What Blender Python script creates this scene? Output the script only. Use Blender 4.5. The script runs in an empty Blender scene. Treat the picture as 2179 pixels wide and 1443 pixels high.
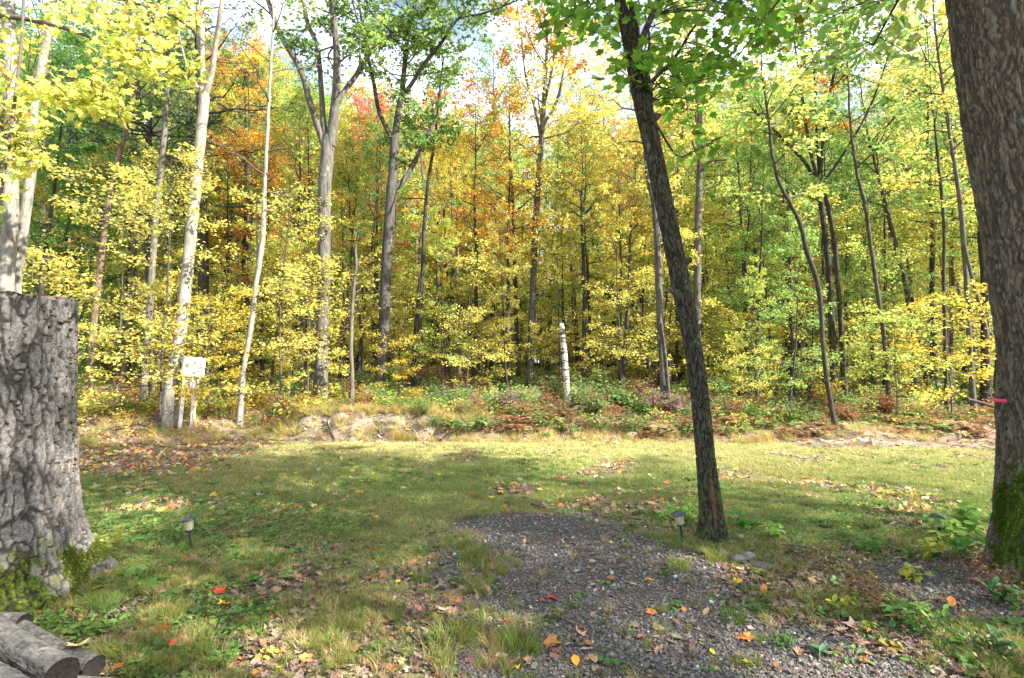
import bpy, math, random
import numpy as np
from math import radians, sin, cos, pi, atan, atan2

# ------------------------------------------------------------------ camera, world, sun
scene = bpy.context.scene
F_PX, HOR, EYE = 1200.0, 770.0, 1.6
PITCH = atan((HOR - 721.5) / F_PX)
cam_d = bpy.data.cameras.new("camera")
cam_d.sensor_width = 36.0
cam_d.lens = F_PX / 2179.0 * 36.0
cam_d.clip_start, cam_d.clip_end = 0.05, 2000.0
cam = bpy.data.objects.new("camera", cam_d)
scene.collection.objects.link(cam)
cam.location = (0, 0, EYE)
cam.rotation_euler = (pi / 2 + PITCH, 0, 0)
scene.camera = cam

SUN = np.array([0.74, -0.34, 0.60]); SUN /= np.linalg.norm(SUN)
world = bpy.data.worlds.new("World"); scene.world = world
world.use_nodes = True
wn, wl = world.node_tree.nodes, world.node_tree.links
wn.clear()
wo = wn.new("ShaderNodeOutputWorld"); wb = wn.new("ShaderNodeBackground")
sky = wn.new("ShaderNodeTexSky"); sky.sky_type = 'NISHITA'; sky.sun_disc = False
sky.sun_elevation = math.asin(SUN[2]); sky.sun_rotation = atan2(SUN[0], SUN[1])
sky.altitude = 300; sky.dust_density = 1.6; sky.air_density = 1.0
# thin high cloud, the same all over the sky
wtc = wn.new("ShaderNodeTexCoord"); wmap = wn.new("ShaderNodeMapping"); wmap.inputs['Scale'].default_value = (2.2, 2.2, 4.5)
wno = wn.new("ShaderNodeTexNoise"); wno.inputs['Scale'].default_value = 1.6; wno.inputs['Detail'].default_value = 6
wra = wn.new("ShaderNodeValToRGB"); wra.color_ramp.elements[0].position = 0.38; wra.color_ramp.elements[1].position = 0.74
wmx = wn.new("ShaderNodeMix"); wmx.data_type = 'RGBA'
wmx.inputs[7].default_value = (11.0, 11.8, 13.0, 1)
wl.new(wtc.outputs['Generated'], wmap.inputs[0]); wl.new(wmap.outputs[0], wno.inputs[0]); wl.new(wno.outputs[0], wra.inputs[0])
wl.new(wra.outputs[0], wmx.inputs[0]); wl.new(sky.outputs[0], wmx.inputs[6])
wl.new(wmx.outputs[2], wb.inputs[0]); wl.new(wb.outputs[0], wo.inputs[0])
wb.inputs[1].default_value = 0.08

sun_d = bpy.data.lights.new("sun", 'SUN'); sun_d.energy = 5.0; sun_d.angle = radians(0.55)
sun_d.color = (1.0, 0.94, 0.84)
sun = bpy.data.objects.new("sun", sun_d); scene.collection.objects.link(sun)
sun.location = tuple(SUN * 60)
from mathutils import Vector
sun.rotation_euler = Vector(tuple(SUN)).to_track_quat('Z', 'Y').to_euler()

vs = scene.view_settings
vs.view_transform = 'Standard'; vs.look = 'None'; vs.gamma = 1.0; vs.use_curve_mapping = False
vs.exposure = 2.0
cy = scene.cycles
cy.max_bounces = 7; cy.diffuse_bounces = 3; cy.glossy_bounces = 2; cy.transmission_bounces = 4; cy.transparent_max_bounces = 4
cy.sample_clamp_indirect = 6.0
cy.use_denoising = True
scene.render.film_transparent = False

rng = np.random.default_rng(11)
C = scene.collection
PXM = 1.0 / F_PX

def P(px, py, Y):
    "world point seen at pixel (px, py) of the 2179 x 1443 photograph at depth Y"
    dx = (px - 1089.5) / F_PX; dy = -(py - 721.5) / F_PX
    f = (cos(PITCH) - dy * sin(PITCH)); u = (sin(PITCH) + dy * cos(PITCH))
    k = Y / f
    return np.array([dx * k, Y, EYE + u * k])

# ------------------------------------------------------------------ noise
_perm = np.random.default_rng(5).permutation(4096)
_vals = np.random.default_rng(6).random((4096, 3))
def _h(ix, iy, iz):
    return _perm[(_perm[(_perm[ix & 4095] + iy) & 4095] + iz) & 4095]
def noise3(p):
    p = np.asarray(p, float); i = np.floor(p).astype(np.int64); f = p - i; f = f * f * (3 - 2 * f)
    r = 0
    for a in (0, 1):
        for b in (0, 1):
            for c in (0, 1):
                w = (f[:, 0] if a else 1 - f[:, 0]) * (f[:, 1] if b else 1 - f[:, 1]) * (f[:, 2] if c else 1 - f[:, 2])
                r = r + w * _vals[_h(i[:, 0] + a, i[:, 1] + b, i[:, 2] + c), 0]
    return r * 2 - 1
def fbm(p, o=4):
    p = np.asarray(p, float); r = 0; a = 1.0; s = 0
    for k in range(o):
        r = r + a * noise3(p * 2 ** k + 17.3 * k); s += a; a *= .5
    return r / s
def n2(x, y, s, o=3, z=0.0):
    x = np.asarray(x, float); sh = x.shape
    q = np.stack([x.ravel() * s, np.asarray(y, float).ravel() * s, np.full(x.size, z)], 1)
    return fbm(q, o).reshape(sh)
def voro(p):
    "F1, F2 - F1 and a random value of the nearest cell"
    i = np.floor(p).astype(np.int64)
    d1 = np.full(len(p), 9.0); d2 = np.full(len(p), 9.0); cid = np.zeros(len(p))
    for a in (-1, 0, 1):
        for b in (-1, 0, 1):
            for c in (-1, 0, 1):
                h = _h(i[:, 0] + a, i[:, 1] + b, i[:, 2] + c)
                q = i + np.array([a, b, c]) + _vals[h]
                d = np.sqrt(((q - p) ** 2).sum(1))
                n = d < d1
                d2 = np.where(n, d1, np.minimum(d2, d)); cid = np.where(n, _vals[h, 1], cid); d1 = np.where(n, d, d1)
    return d1, d2 - d1, cid
def sst(a, b, x):
    t = np.clip((np.asarray(x, float) - a) / (b - a), 0, 1); return t * t * (3 - 2 * t)

# ------------------------------------------------------------------ mesh helpers
class MB:
    def __init__(s): s.V = []; s.F = []; s.n = 0; s.A = []
    def add(s, V, F, col=None):
        V = np.asarray(V, float).reshape(-1, 3); F = np.asarray(F, np.int64)
        s.V.append(V); s.F.append(F + s.n); s.n += len(V)
        if col is None: col = (1, 1, 1)
        col = np.asarray(col, float)
        if col.ndim == 1: col = np.broadcast_to(col, (len(V), 3))
        s.A.append(col)
        return s
    def mesh(s, name, smooth=True, mats=()):
        me = bpy.data.meshes.new(name)
        V = np.concatenate(s.V); A = np.concatenate(s.A)
        me.vertices.add(len(V)); me.vertices.foreach_set("co", V.astype(np.float32).ravel())
        nl = sum(f.size for f in s.F); npoly = sum(len(f) for f in s.F)
        me.loops.add(nl); me.polygons.add(npoly)
        me.loops.foreach_set("vertex_index", np.concatenate([f.ravel() for f in s.F]).astype(np.int32))
        tot = np.concatenate([np.full(len(f), f.shape[1]) for f in s.F])
        st = np.concatenate([[0], np.cumsum(tot)[:-1]])
        me.polygons.foreach_set("loop_start", st.astype(np.int32))
        me.polygons.foreach_set("loop_total", tot.astype(np.int32))
        me.polygons.foreach_set("use_smooth", np.full(npoly, smooth))
        at = me.attributes.new("lc", 'FLOAT_COLOR', 'POINT')
        at.data.foreach_set("color", np.concatenate([A, np.ones((len(A), 1))], 1).astype(np.float32).ravel())
        for m in mats: me.materials.append(m)
        me.update(calc_edges=True); me.validate(verbose=False)
        return me

def ob(name, me, parent=None, loc=(0, 0, 0), rot=(0, 0, 0), scl=(1, 1, 1), color=None, kind=None, label=None):
    o = bpy.data.objects.new(name, me); C.objects.link(o)
    o.location = loc; o.rotation_euler = rot; o.scale = scl
    if parent is not None: o.parent = parent
    if color is not None: o.color = (*color, 1)
    if kind: o["kind"] = kind
    if label: o["label"] = label
    return o
def tag(o, label, cat, group=None):
    o["label"] = label; o["category"] = cat
    if group: o["group"] = group
    return o
def empty(name, loc, label, cat, group=None, rot=(0, 0, 0), scl=(1, 1, 1)):
    o = bpy.data.objects.new(name, None); C.objects.link(o); o.empty_display_size = .2
    o.location = tuple(loc); o.rotation_euler = rot; o.scale = scl
    return tag(o, label, cat, group)
def copy_tree(src, loc, rot, scl, label, group):
    r = src.copy(); C.objects.link(r); r.location = tuple(loc); r.rotation_euler = rot; r.scale = scl
    r["label"] = label; r["group"] = group
    out = []
    for ch in src.children:
        c = ch.copy(); C.objects.link(c); c.parent = r; out.append(c)
    return r, out

def tubes(mb, pts, rad, k=6, col=None, cap=True):
    "pts (T,N,3), rad (T,N): sweeps T tubes at once"
    pts = np.asarray(pts, float); rad = np.asarray(rad, float)
    if pts.ndim == 2: pts = pts[None]; rad = rad[None]
    T, N, _ = pts.shape
    tg = np.gradient(pts, axis=1); tg /= np.linalg.norm(tg, axis=2, keepdims=True) + 1e-9
    ref = np.where(np.abs(tg[..., 2:3]) > .7, np.array([0., 1., 0.01]), np.array([.05, .02, 1.]))
    # one reference per tube keeps the sides from twisting
    ref = np.broadcast_to(ref[:, :1], tg.shape)
    a = np.cross(tg, ref); a /= np.linalg.norm(a, axis=2, keepdims=True) + 1e-9
    b = np.cross(tg, a)
    th = np.arange(k) * 2 * pi / k
    ring = pts[:, :, None] + rad[:, :, None, None] * (a[:, :, None] * np.cos(th)[:, None] + b[:, :, None] * np.sin(th)[:, None])
    V = ring.reshape(-1, 3)
    t, n, j = np.meshgrid(np.arange(T), np.arange(N - 1), np.arange(k), indexing='ij')
    j2 = (j + 1) % k; base = t * N * k
    F = np.stack([base + n * k + j, base + (n + 1) * k + j, base + (n + 1) * k + j2, base + n * k + j2], -1).reshape(-1, 4)
    mb.add(V, F, col)

def frames(nrm, d):
    z = nrm / (np.linalg.norm(nrm, axis=1, keepdims=True) + 1e-9)
    x = d - (d * z).sum(1, keepdims=True) * z; x /= np.linalg.norm(x, axis=1, keepdims=True) + 1e-9
    y = np.cross(z, x)
    return x, y, z
def put_leaves(mb, tpl, pos, nrm, d, size, col):
    TV, TF = tpl
    x, y, z = frames(nrm, d)
    k = len(TV); n = len(pos)
    V = pos[:, None] + size[:, None, None] * (TV[None, :, 0:1] * x[:, None] + TV[None, :, 1:2] * y[:, None] + TV[None, :, 2:3] * z[:, None])
    cc = np.repeat(col, k, 0)
    for f in TF:
        F = (np.asarray(f)[None] + (np.arange(n) * k)[:, None, None]).reshape(-1, np.asarray(f).shape[1])
        mb.V.append(V.reshape(-1, 3)) if f is TF[0] else None
        mb.F.append(F + mb.n)
    mb.A.append(cc); mb.n += n * k

# leaf templates: x runs along the leaf, length 1
L_QUAD = (np.array([[0, 0, 0], [.5, .30, .07], [1, 0, -.05], [.5, -.30, .07]]), [np.array([[0, 1, 2], [0, 2, 3]])])
L_OVAL = (np.array([[0, 0, 0], [.3, .24, .05], [.68, .22, .03], [1, 0, -.1], [.68, -.22, .03], [.3, -.24, .05]]),
          [np.array([[0, 1, 2], [0, 2, 3], [0, 3, 4], [0, 4, 5]])])
def star(radii_angles, cup=.06):
    pts = [[.32, 0, 0.0]]
    for a, r in radii_angles:
        pts.append([.32 + r * cos(radians(a)), r * sin(radians(a)), cup * (r * 1.3) ** 2 * (1 if abs(a) > 20 else -1.4)])
    n = len(pts) - 1
    return (np.array(pts), [np.array([[0, i + 1, (i + 1) % n + 1] for i in range(n)])])
_half = [(0, .68), (20, .40), (48, .60), (64, .36), (100, .44), (128, .27), (165, .32)]
L_MAPLE = star(_half + [(-a, r) for a, r in reversed(_half[1:])], .12)
_oak = [(0, .66), (14, .50), (24, .46), (33, .27), (52, .44), (72, .22), (105, .40), (130, .2), (160, .34), (176, .34)]
L_OAK = star(_oak + [(-a, r * (.9 if i % 2 else 1.05)) for i, (a, r) in enumerate(reversed(_oak[1:]))], .16)

def leaf_cols(r, n, var=1.0):
    b = r.uniform(.72, 1.22, n)[:, None]; h = r.normal(-.02, .10 * var, n)[:, None]
    c = np.concatenate([b * (1 + h * 1.1), b * (1 - h * .35), b * (1 - .8 * h)], 1)
    odd = r.random(n) < .06
    c[odd] *= np.array([.7, .5, .5])
    return np.clip(c, .2, 2.0)

# ------------------------------------------------------------------ materials
def newmat(name):
    m = bpy.data.materials.new(name); m.use_nodes = True
    nt = m.node_tree; nt.nodes.clear()
    return m, nt.nodes, nt.links
def N(nodes, t, **kw):
    n = nodes.new(t)
    for k, v in kw.items(): setattr(n, k, v)
    return n
def mixc(nodes, links, a, b, fac, blend='MIX'):
    m = nodes.new("ShaderNodeMix"); m.data_type = 'RGBA'; m.blend_type = blend
    for s, v in ((0, fac), (6, a), (7, b)):
        if isinstance(v, (int, float)): m.inputs[s].default_value = v
        elif isinstance(v, tuple): m.inputs[s].default_value = (*v, 1)
        else: links.new(v, m.inputs[s])
    return m.outputs[2]
def ramp(nodes, links, src, stops):
    r = nodes.new("ShaderNodeValToRGB"); e = r.color_ramp.elements
    while len(e) < len(stops): e.new(.5)
    for i, (p, c) in enumerate(stops):
        e[i].position = p; e[i].color = (*c, 1) if isinstance(c, tuple) else (c, c, c, 1)
    links.new(src, r.inputs[0]); return r.outputs[0]
def tex(nodes, links, vec, kind, scale, detail=4, stretch=(1, 1, 1), **kw):
    mp = nodes.new("ShaderNodeMapping"); mp.inputs['Scale'].default_value = stretch
    links.new(vec, mp.inputs[0])
    t = nodes.new(kind); t.inputs['Scale'].default_value = scale
    if kind == "ShaderNodeTexNoise": t.inputs['Detail'].default_value = detail
    for k, v in kw.items(): setattr(t, k, v)
    links.new(mp.outputs[0], t.inputs['Vector'])
    return t.outputs[0]

def leaf_mat(name, instanced=False, trans=.45, rough=.5, spec=.3):
    m, n, l = newmat(name)
    a = N(n, "ShaderNodeAttribute", attribute_name="lc")
    if instanced:
        o = N(n, "ShaderNodeAttribute", attribute_name="tint", attribute_type='INSTANCER').outputs['Color']
    else:
        o = N(n, "ShaderNodeObjectInfo").outputs['Color']
    c = mixc(n, l, a.outputs['Color'], o, 1.0, 'MULTIPLY')
    p = N(n, "ShaderNodeBsdfPrincipled"); p.inputs['Roughness'].default_value = rough
    p.inputs['Specular IOR Level'].default_value = spec
    t = N(n, "ShaderNodeBsdfTranslucent"); mx = N(n, "ShaderNodeMixShader"); mx.inputs[0].default_value = trans
    out = N(n, "ShaderNodeOutputMaterial")
    l.new(c, p.inputs['Base Color']); l.new(c, t.inputs['Color'])
    l.new(p.outputs[0], mx.inputs[1]); l.new(t.outputs[0], mx.inputs[2]); l.new(mx.outputs[0], out.inputs[0])
    return m

def bark_mat(name, dark, light, patch=None, patch_amt=.5, ridge=14., stretch=.22, bump=.6, moss=None, use_lc=False, vw=.14):
    m, n, l = newmat(name)
    tc = N(n, "ShaderNodeTexCoord").outputs['Object']; oi = N(n, "ShaderNodeObjectInfo")
    a = tex(n, l, tc, "ShaderNodeTexNoise", ridge, 7, (1, 1, stretch))
    b = tex(n, l, tc, "ShaderNodeTexNoise", ridge * 5, 5, (1, 1, stretch * 2))
    v = tex(n, l, tc, "ShaderNodeTexVoronoi", ridge * 1.4, 0, (1, 1, stretch), feature='DISTANCE_TO_EDGE')
    vr = ramp(n, l, v, [(0., .0), (.16, 1.)])
    mul = N(n, "ShaderNodeMath", operation='MULTIPLY_ADD'); l.new(a, mul.inputs[0]); mul.inputs[1].default_value = .75
    m2 = N(n, "ShaderNodeMath", operation='MULTIPLY'); l.new(vr, m2.inputs[0]); m2.inputs[1].default_value = vw
    l.new(m2.outputs[0], mul.inputs[2])
    m3 = N(n, "ShaderNodeMath", operation='MULTIPLY_ADD'); l.new(b, m3.inputs[0]); m3.inputs[1].default_value = .3; l.new(mul.outputs[0], m3.inputs[2])
    col = ramp(n, l, m3.outputs[0], [(.38, dark), (.62, tuple((np.array(dark) + np.array(light)) / 2)), (.86, light)])
    if patch:
        q = tex(n, l, tc, "ShaderNodeTexNoise", 11, 9, (1, 1, .6), )
        q = ramp(n, l, q, [(.60 - .12 * patch_amt, 0.), (.66, .8)])
        q2 = tex(n, l, tc, "ShaderNodeTexNoise", 2.1, 3); q2 = ramp(n, l, q2, [(.42, 0.), (.6, 1.)])
        mm = N(n, "ShaderNodeMath", operation='MULTIPLY'); l.new(q, mm.inputs[0]); l.new(q2, mm.inputs[1])
        col = mixc(n, l, col, patch, mm.outputs[0])
    if moss:
        q = N(n, "ShaderNodeAttribute", attribute_name="lc").outputs['Color']
        sp = N(n, "ShaderNodeSeparateColor"); l.new(q, sp.inputs[0])
        col = mixc(n, l, col, moss, sp.outputs[1])
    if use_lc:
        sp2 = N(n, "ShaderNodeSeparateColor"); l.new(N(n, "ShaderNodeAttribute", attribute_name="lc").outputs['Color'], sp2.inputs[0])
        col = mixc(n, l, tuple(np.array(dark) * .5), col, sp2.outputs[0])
    hv = N(n, "ShaderNodeHueSaturation"); l.new(col, hv.inputs['Color'])
    mr = N(n, "ShaderNodeMapRange"); l.new(oi.outputs['Random'], mr.inputs[0]); mr.inputs[3].default_value = .75; mr.inputs[4].default_value = 1.25
    l.new(mr.outputs[0], hv.inputs['Value'])
    p = N(n, "ShaderNodeBsdfPrincipled"); p.inputs['Roughness'].default_value = .85; p.inputs['Specular IOR Level'].default_value = .2
    bp = N(n, "ShaderNodeBump"); bp.inputs['Strength'].default_value = bump; bp.inputs['Distance'].default_value = .012
    l.new(m3.outputs[0], bp.inputs['Height']); l.new(bp.outputs[0], p.inputs['Normal'])
    l.new(hv.outputs[0], p.inputs['Base Color'])
    out = N(n, "ShaderNodeOutputMaterial"); l.new(p.outputs[0], out.inputs[0])
    return m

def plain_mat(name, col, rough=.6, var=.25, scale=30., metal=0., spec=.4, bump=0.):
    m, n, l = newmat(name)
    tc = N(n, "ShaderNodeTexCoord").outputs['Object']
    a = tex(n, l, tc, "ShaderNodeTexNoise", scale, 5)
    c = ramp(n, l, a, [(.3, tuple(np.array(col) * (1 - var))), (.7, tuple(np.minimum(np.array(col) * (1 + var), 1)))])
    p = N(n, "ShaderNodeBsdfPrincipled"); p.inputs['Roughness'].default_value = rough; p.inputs['Metallic'].default_value = metal
    p.inputs['Specular IOR Level'].default_value = spec
    l.new(c, p.inputs['Base Color'])
    if bump:
        bp = N(n, "ShaderNodeBump"); bp.inputs['Strength'].default_value = bump; bp.inputs['Distance'].default_value = .004
        l.new(a, bp.inputs['Height']); l.new(bp.outputs[0], p.inputs['Normal'])
    out = N(n, "ShaderNodeOutputMaterial"); l.new(p.outputs[0], out.inputs[0])
    return m

M_LEAF = leaf_mat("leaf", trans=.55); M_LEAFI = leaf_mat("leaf_scattered", True, .45)
M_NEEDLE = leaf_mat("needle", trans=.15, rough=.6)
M_DRY = leaf_mat("dry_leaf", trans=.12, rough=.75, spec=.15); M_DRYI = leaf_mat("dry_leaf_scattered", True, .12, .75, .15)
M_GRASS = leaf_mat("grass_blade", True, .35, .5, .25); M_GRASSO = leaf_mat("grass_blade_single", False, .35, .5, .25)
B_WHITE = bark_mat("bark_pale", (.10, .085, .068), (.35, .33, .29), (.20, .20, .145), .7, 16, .2, .35)
B_GREY = bark_mat("bark_grey", (.038, .033, .027), (.19, .17, .147), (.20, .22, .17), .25, 18, .16, .8)
B_OAK = bark_mat("bark_oak", (.024, .021, .018), (.155, .143, .128), (.19, .20, .17), .25, 22, .12, 1.)
B_DARK = bark_mat("bark_dark", (.018, .015, .012), (.09, .078, .062), (.10, .11, .08), .2, 22, .15, .7)
B_BROWN = bark_mat("bark_brown", (.05, .035, .025), (.24, .18, .13), None, 0, 20, .16, .7)
m, n, l = newmat("bark_birch")
tc = N(n, "ShaderNodeTexCoord").outputs['Object']
q_ = tex(n, l, tc, "ShaderNodeTexNoise", 4.5, 4, (1, 1, 4)); q2_ = tex(n, l, tc, "ShaderNodeTexNoise", 3.5, 3, (1, 1, 1.4))
c = mixc(n, l, ramp(n, l, q_, [(.43, (.05, .04, .035)), (.50, (.56, .53, .49))]), ramp(n, l, q2_, [(.36, (.08, .065, .055)), (.44, (.66, .62, .58))]), .5, 'DARKEN')
c = mixc(n, l, c, ramp(n, l, q_, [(.43, (.05, .04, .035)), (.50, (.56, .53, .49))]), .4)
p = N(n, "ShaderNodeBsdfPrincipled"); p.inputs['Roughness'].default_value = .6; l.new(c, p.inputs['Base Color']); l.new(p.outputs[0], N(n, "ShaderNodeOutputMaterial").inputs[0])
B_BIRCH = m
B_TWIG = plain_mat("twig_bark", (.085, .068, .054), .8, .3, 14)
B_TWIGD = plain_mat("dark_twig_bark", (.05, .04, .032), .8, .3, 14)

# ------------------------------------------------------------------ ground shape and cover masks
def G0(px, py):
    "pixel to the level ground plane"
    p = P(px, py, 1.0); d = p - np.array([0, 0, EYE]); t = EYE / -d[2]
    return d[0] * t, d[1] * t
def H(x, y):
    x = np.asarray(x, float); y = np.asarray(y, float)
    edge = 11.25 + .25 * n2(x, x * 0, .45, 2, 3.1) + .16 * n2(x, y * 0, 2.8, 3, 7.7) - .9 * sst(-4.5, -7.5, x)
    # bank height along x
    hb = .42 + .10 * sst(-5.5, -3.2, x) * sst(-.2, -1.6, x) - .26 * sst(3.8, 6.0, x) + .05 * n2(x, x * 0, .8, 2, 9.0)
    steep = sst(-5.6, -4.2, x) * sst(.2, -1.2, x)
    wid = 1.75 - 1.2 * steep
    s = sst(0, 1, np.clip((y - edge) / wid, 0, 1))
    z = hb * s
    z = z + .42 * sst(12.6, 17, y) + .28 * sst(16, 26, y) + .25 * sst(26, 50, y)
    z = z + .022 * n2(x, y, .55, 3) + .012 * n2(x, y, 2.6, 2, 5.)
    z = z + .05 * s * n2(x, y, 1.6, 3, 2.) + .09 * steep * s * (1 - s) * 4 * n2(x, y, 5., 4, 6.) + sst(5.0, 6.2, x) * np.exp(-((y - 11.5) / .55) ** 2 - ((x - 7.0) / .9) ** 2) * .22
    # gentle swell under the big trees
    z = z + .10 * np.exp(-((x - 3.75) ** 2 + (y - 4.05) ** 2) / .5) + .08 * np.exp(-((x + 3.5) ** 2 + (y - 3.9) ** 2) / .8)
    return z
def Hs(x, y): return float(H(np.array([x]), np.array([y]))[0])
def poly(pts): return np.array([G0(*p) for p in pts])
GRAV1 = poly([(1005, 1095), (1150, 1086), (1290, 1100), (1330, 1132), (1420, 1150), (1475, 1195), (1520, 1262), (1570, 1305), (1700, 1330), (1850, 1370),
              (2020, 1443), (2250, 1700), (850, 1750), (985, 1440), (1010, 1310), (985, 1250), (900, 1225), (890, 1170), (950, 1120)])
GRAVS = poly([(960, 1095), (1300, 1080), (1500, 1180), (1600, 1290), (2020, 1400), (2250, 1700), (800, 1750), (900, 1440), (900, 1290), (800, 1275), (715, 1220), (780, 1160), (900, 1115)])
GRAV2 = poly([(1880, 1220), (2060, 1195), (2200, 1250), (2230, 1340), (2060, 1320), (1950, 1300), (1850, 1260)])
HOLE = poly([(950, 1150), (1020, 1135), (1080, 1180), (1070, 1245), (1000, 1290), (960, 1240)])
HOLE2 = poly([(1050, 1330), (1150, 1315), (1180, 1375), (1130, 1440), (1060, 1430)])
def inpoly(x, y, Q):
    r = np.zeros(x.shape, bool); n = len(Q)
    for i in range(n):
        x1, y1 = Q[i]; x2, y2 = Q[(i + 1) % n]
        c = ((y1 > y) != (y2 > y)) & (x < (x2 - x1) * (y - y1) / (y2 - y1 + 1e-12) + x1)
        r ^= c
    return r
def masks(x, y):
    x = np.asarray(x, float); y = np.asarray(y, float)
    wx = x + .42 * n2(x, y, 2.2, 3, 1.) + .05 * n2(x, y, 9, 2, 4.); wy = y + .13 * n2(x, y, 2.2, 3, 7.) + .05 * n2(x, y, 9, 2, 8.)
    jr = np.random.default_rng(3)
    g = 0
    for _ in range(5):
        jx = wx + jr.normal(0, .11, x.shape) * .7; jy = wy + jr.normal(0, .11, x.shape) * .7
        g = g + (inpoly(jx, jy, GRAV1) | inpoly(jx, jy, GRAV2)) / 5.
    g = np.clip((g + .6 * n2(x, y, 3.1, 4, 33.) - .5) * 1.5 + .5, 0, 1) * (g > 0)
    soft = ((inpoly(wx, wy, HOLE) | inpoly(wx, wy, HOLE2)) & (g > 0)).astype(float)
    nz = n2(x, y, .9, 4, 12.)
    near = sst(5.3, 4.2, y)
    lit = near * (.30 + .70 * sst(-.22, .12, nz + .5 * n2(x, y, 3.3, 3, 71.)))                                    # worn patchy ground near the camera
    lit = np.maximum(lit, .75 * sst(.12, .34, n2(x, y, 1.25, 4, 55.)) * sst(4., 5., y) * sst(10.8, 9.5, y))          # worn spots in the lawn
    lit = np.maximum(lit, sst(1.9, 2.5, x) * sst(5.0, 4.3, x) * sst(5.5, 4.6, y) * sst(-.35, .1, nz))   # leaf litter by the right tree
    lit = np.maximum(lit, sst(-4.0, -5.6, x + .5 * nz) * sst(7.2, 8.4, y + .6 * nz))       # path at the left
    lit = np.maximum(lit, sst(11.1, 11.6, y + .3 * nz))                      # bank and forest floor
    lit = np.maximum(lit, sst(5.2, 6.0, x + .4 * nz) * sst(10.2, 10.9, y + .3 * nz))       # bare soil at the right
    cut = sst(-5.4, -4.4, x) * sst(-.3, -1.2, x) * sst(11.15, 11.3, y) * sst(12.05, 11.85, y)
    dirt = np.maximum(cut, sst(4.9, 6.2, x) * sst(10.3, 10.9, y) * sst(12.6, 11.9, y))
    return g, soft, lit, dirt

def axis_pts(a, b, s0, grow, smax):
    out = [a]; s = s0
    while out[-1] < b: out.append(out[-1] + s); s = min(s * grow, smax)
    return out
xr = axis_pts(0, 160, .055, 1.012, 9)
gx = np.array([-v for v in reversed(xr[1:])] + xr)
gy = np.concatenate([-np.array(axis_pts(.0, 60, .3, 1.12, 8))[:0:-1], np.arange(0, 2.2, .1), np.arange(2.2, 12.6, .05), np.array(axis_pts(12.6, 260, .08, 1.035, 9))])
GX, GY = np.meshgrid(gx, gy, indexing='ij')
GZ = H(GX, GY)
g_, s_, l_, d_ = masks(GX, GY)
mb = MB()
nx, ny = len(gx), len(gy)
ii, jj = np.meshgrid(np.arange(nx - 1), np.arange(ny - 1), indexing='ij')
Fq = np.stack([ii * ny + jj, (ii + 1) * ny + jj, (ii + 1) * ny + jj + 1, ii * ny + jj + 1], -1).reshape(-1, 4)
mb.add(np.stack([GX, GY, GZ], -1).reshape(-1, 3), Fq, np.stack([g_ * (1 - .6 * s_), l_, d_], -1).reshape(-1, 3))
m, n, l = newmat("ground")
tc = N(n, "ShaderNodeTexCoord").outputs['Object']
at = N(n, "ShaderNodeAttribute", attribute_name="lc"); sp = N(n, "ShaderNodeSeparateColor"); l.new(at.outputs['Color'], sp.inputs[0])
na = tex(n, l, tc, "ShaderNodeTexNoise", 2.2, 6); nb_ = tex(n, l, tc, "ShaderNodeTexNoise", 38, 5); nv = tex(n, l, tc, "ShaderNodeTexVoronoi", 45, 0)
grassy = mixc(n, l, ramp(n, l, na, [(.35, (.11, .12, .035)), (.6, (.17, .17, .05))]), ramp(n, l, nb_, [(.3, (.05, .045, .02)), (.7, (.24, .21, .08))]), .5)
lit = mixc(n, l, ramp(n, l, nb_, [(.3, (.06, .045, .032)), (.5, (.17, .125, .09)), (.72, (.34, .26, .19))]), ramp(n, l, na, [(.4, (.10, .08, .055)), (.65, (.22, .16, .11))]), .4)
dirt = mixc(n, l, ramp(n, l, nb_, [(.3, (.05, .038, .028)), (.7, (.30, .25, .19))]), ramp(n, l, na, [(.42, (.07, .05, .035)), (.58, (.31, .255, .195))]), .55)
grav = ramp(n, l, nv, [(.0, (.06, .052, .045)), (.5, (.11, .095, .082)), (1., (.035, .03, .026))])
c = mixc(n, l, grassy, lit, sp.outputs[1]); c = mixc(n, l, c, dirt, sp.outputs[2]); c = mixc(n, l, c, grav, sp.outputs[0])
p = N(n, "ShaderNodeBsdfPrincipled"); p.inputs['Roughness'].default_value = .95; p.inputs['Specular IOR Level'].default_value = .1
bp = N(n, "ShaderNodeBump"); bp.inputs['Strength'].default_value = .8; bp.inputs['Distance'].default_value = .02
l.new(nb_, bp.inputs['Height']); l.new(bp.outputs[0], p.inputs['Normal']); l.new(c, p.inputs['Base Color'])
l.new(p.outputs[0], N(n, "ShaderNodeOutputMaterial").inputs[0])
M_GROUND = m
ob("ground", mb.mesh("ground", True, [M_GROUND]), kind="structure")

# ------------------------------------------------------------------ trees
YEL = (.70, .63, .15); YG = (.52, .58, .13); GRN = (.14, .29, .05); LGRN = (.32, .46, .12); ORA = (.74, .37, .06)
RED = (.78, .27, .19); GOLD = (.68, .54, .08); PINE = (.05, .09, .035); OAKG = (.20, .32, .08); PEACH = (.72, .36, .12)

def smooth_path(pts, n):
    pts = np.asarray(pts, float); d = np.concatenate([[0], np.cumsum(np.linalg.norm(np.diff(pts[:, :3], axis=0), axis=1))])
    # Catmull-Rom through the points
    q = np.vstack([2 * pts[0] - pts[1], pts, 2 * pts[-1] - pts[-2]])
    t = np.linspace(0, d[-1], n); k = np.clip(np.searchsorted(d, t, side='right') - 1, 0, len(pts) - 2)
    u = ((t - d[k]) / (d[k + 1] - d[k]))[:, None]
    p0, p1, p2, p3 = q[k], q[k + 1], q[k + 2], q[k + 3]
    return .5 * (2 * p1 + (p2 - p0) * u + (2 * p0 - 5 * p1 + 4 * p2 - p3) * u ** 2 + (3 * p1 - p0 - 3 * p2 + p3) * u ** 3)

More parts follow.
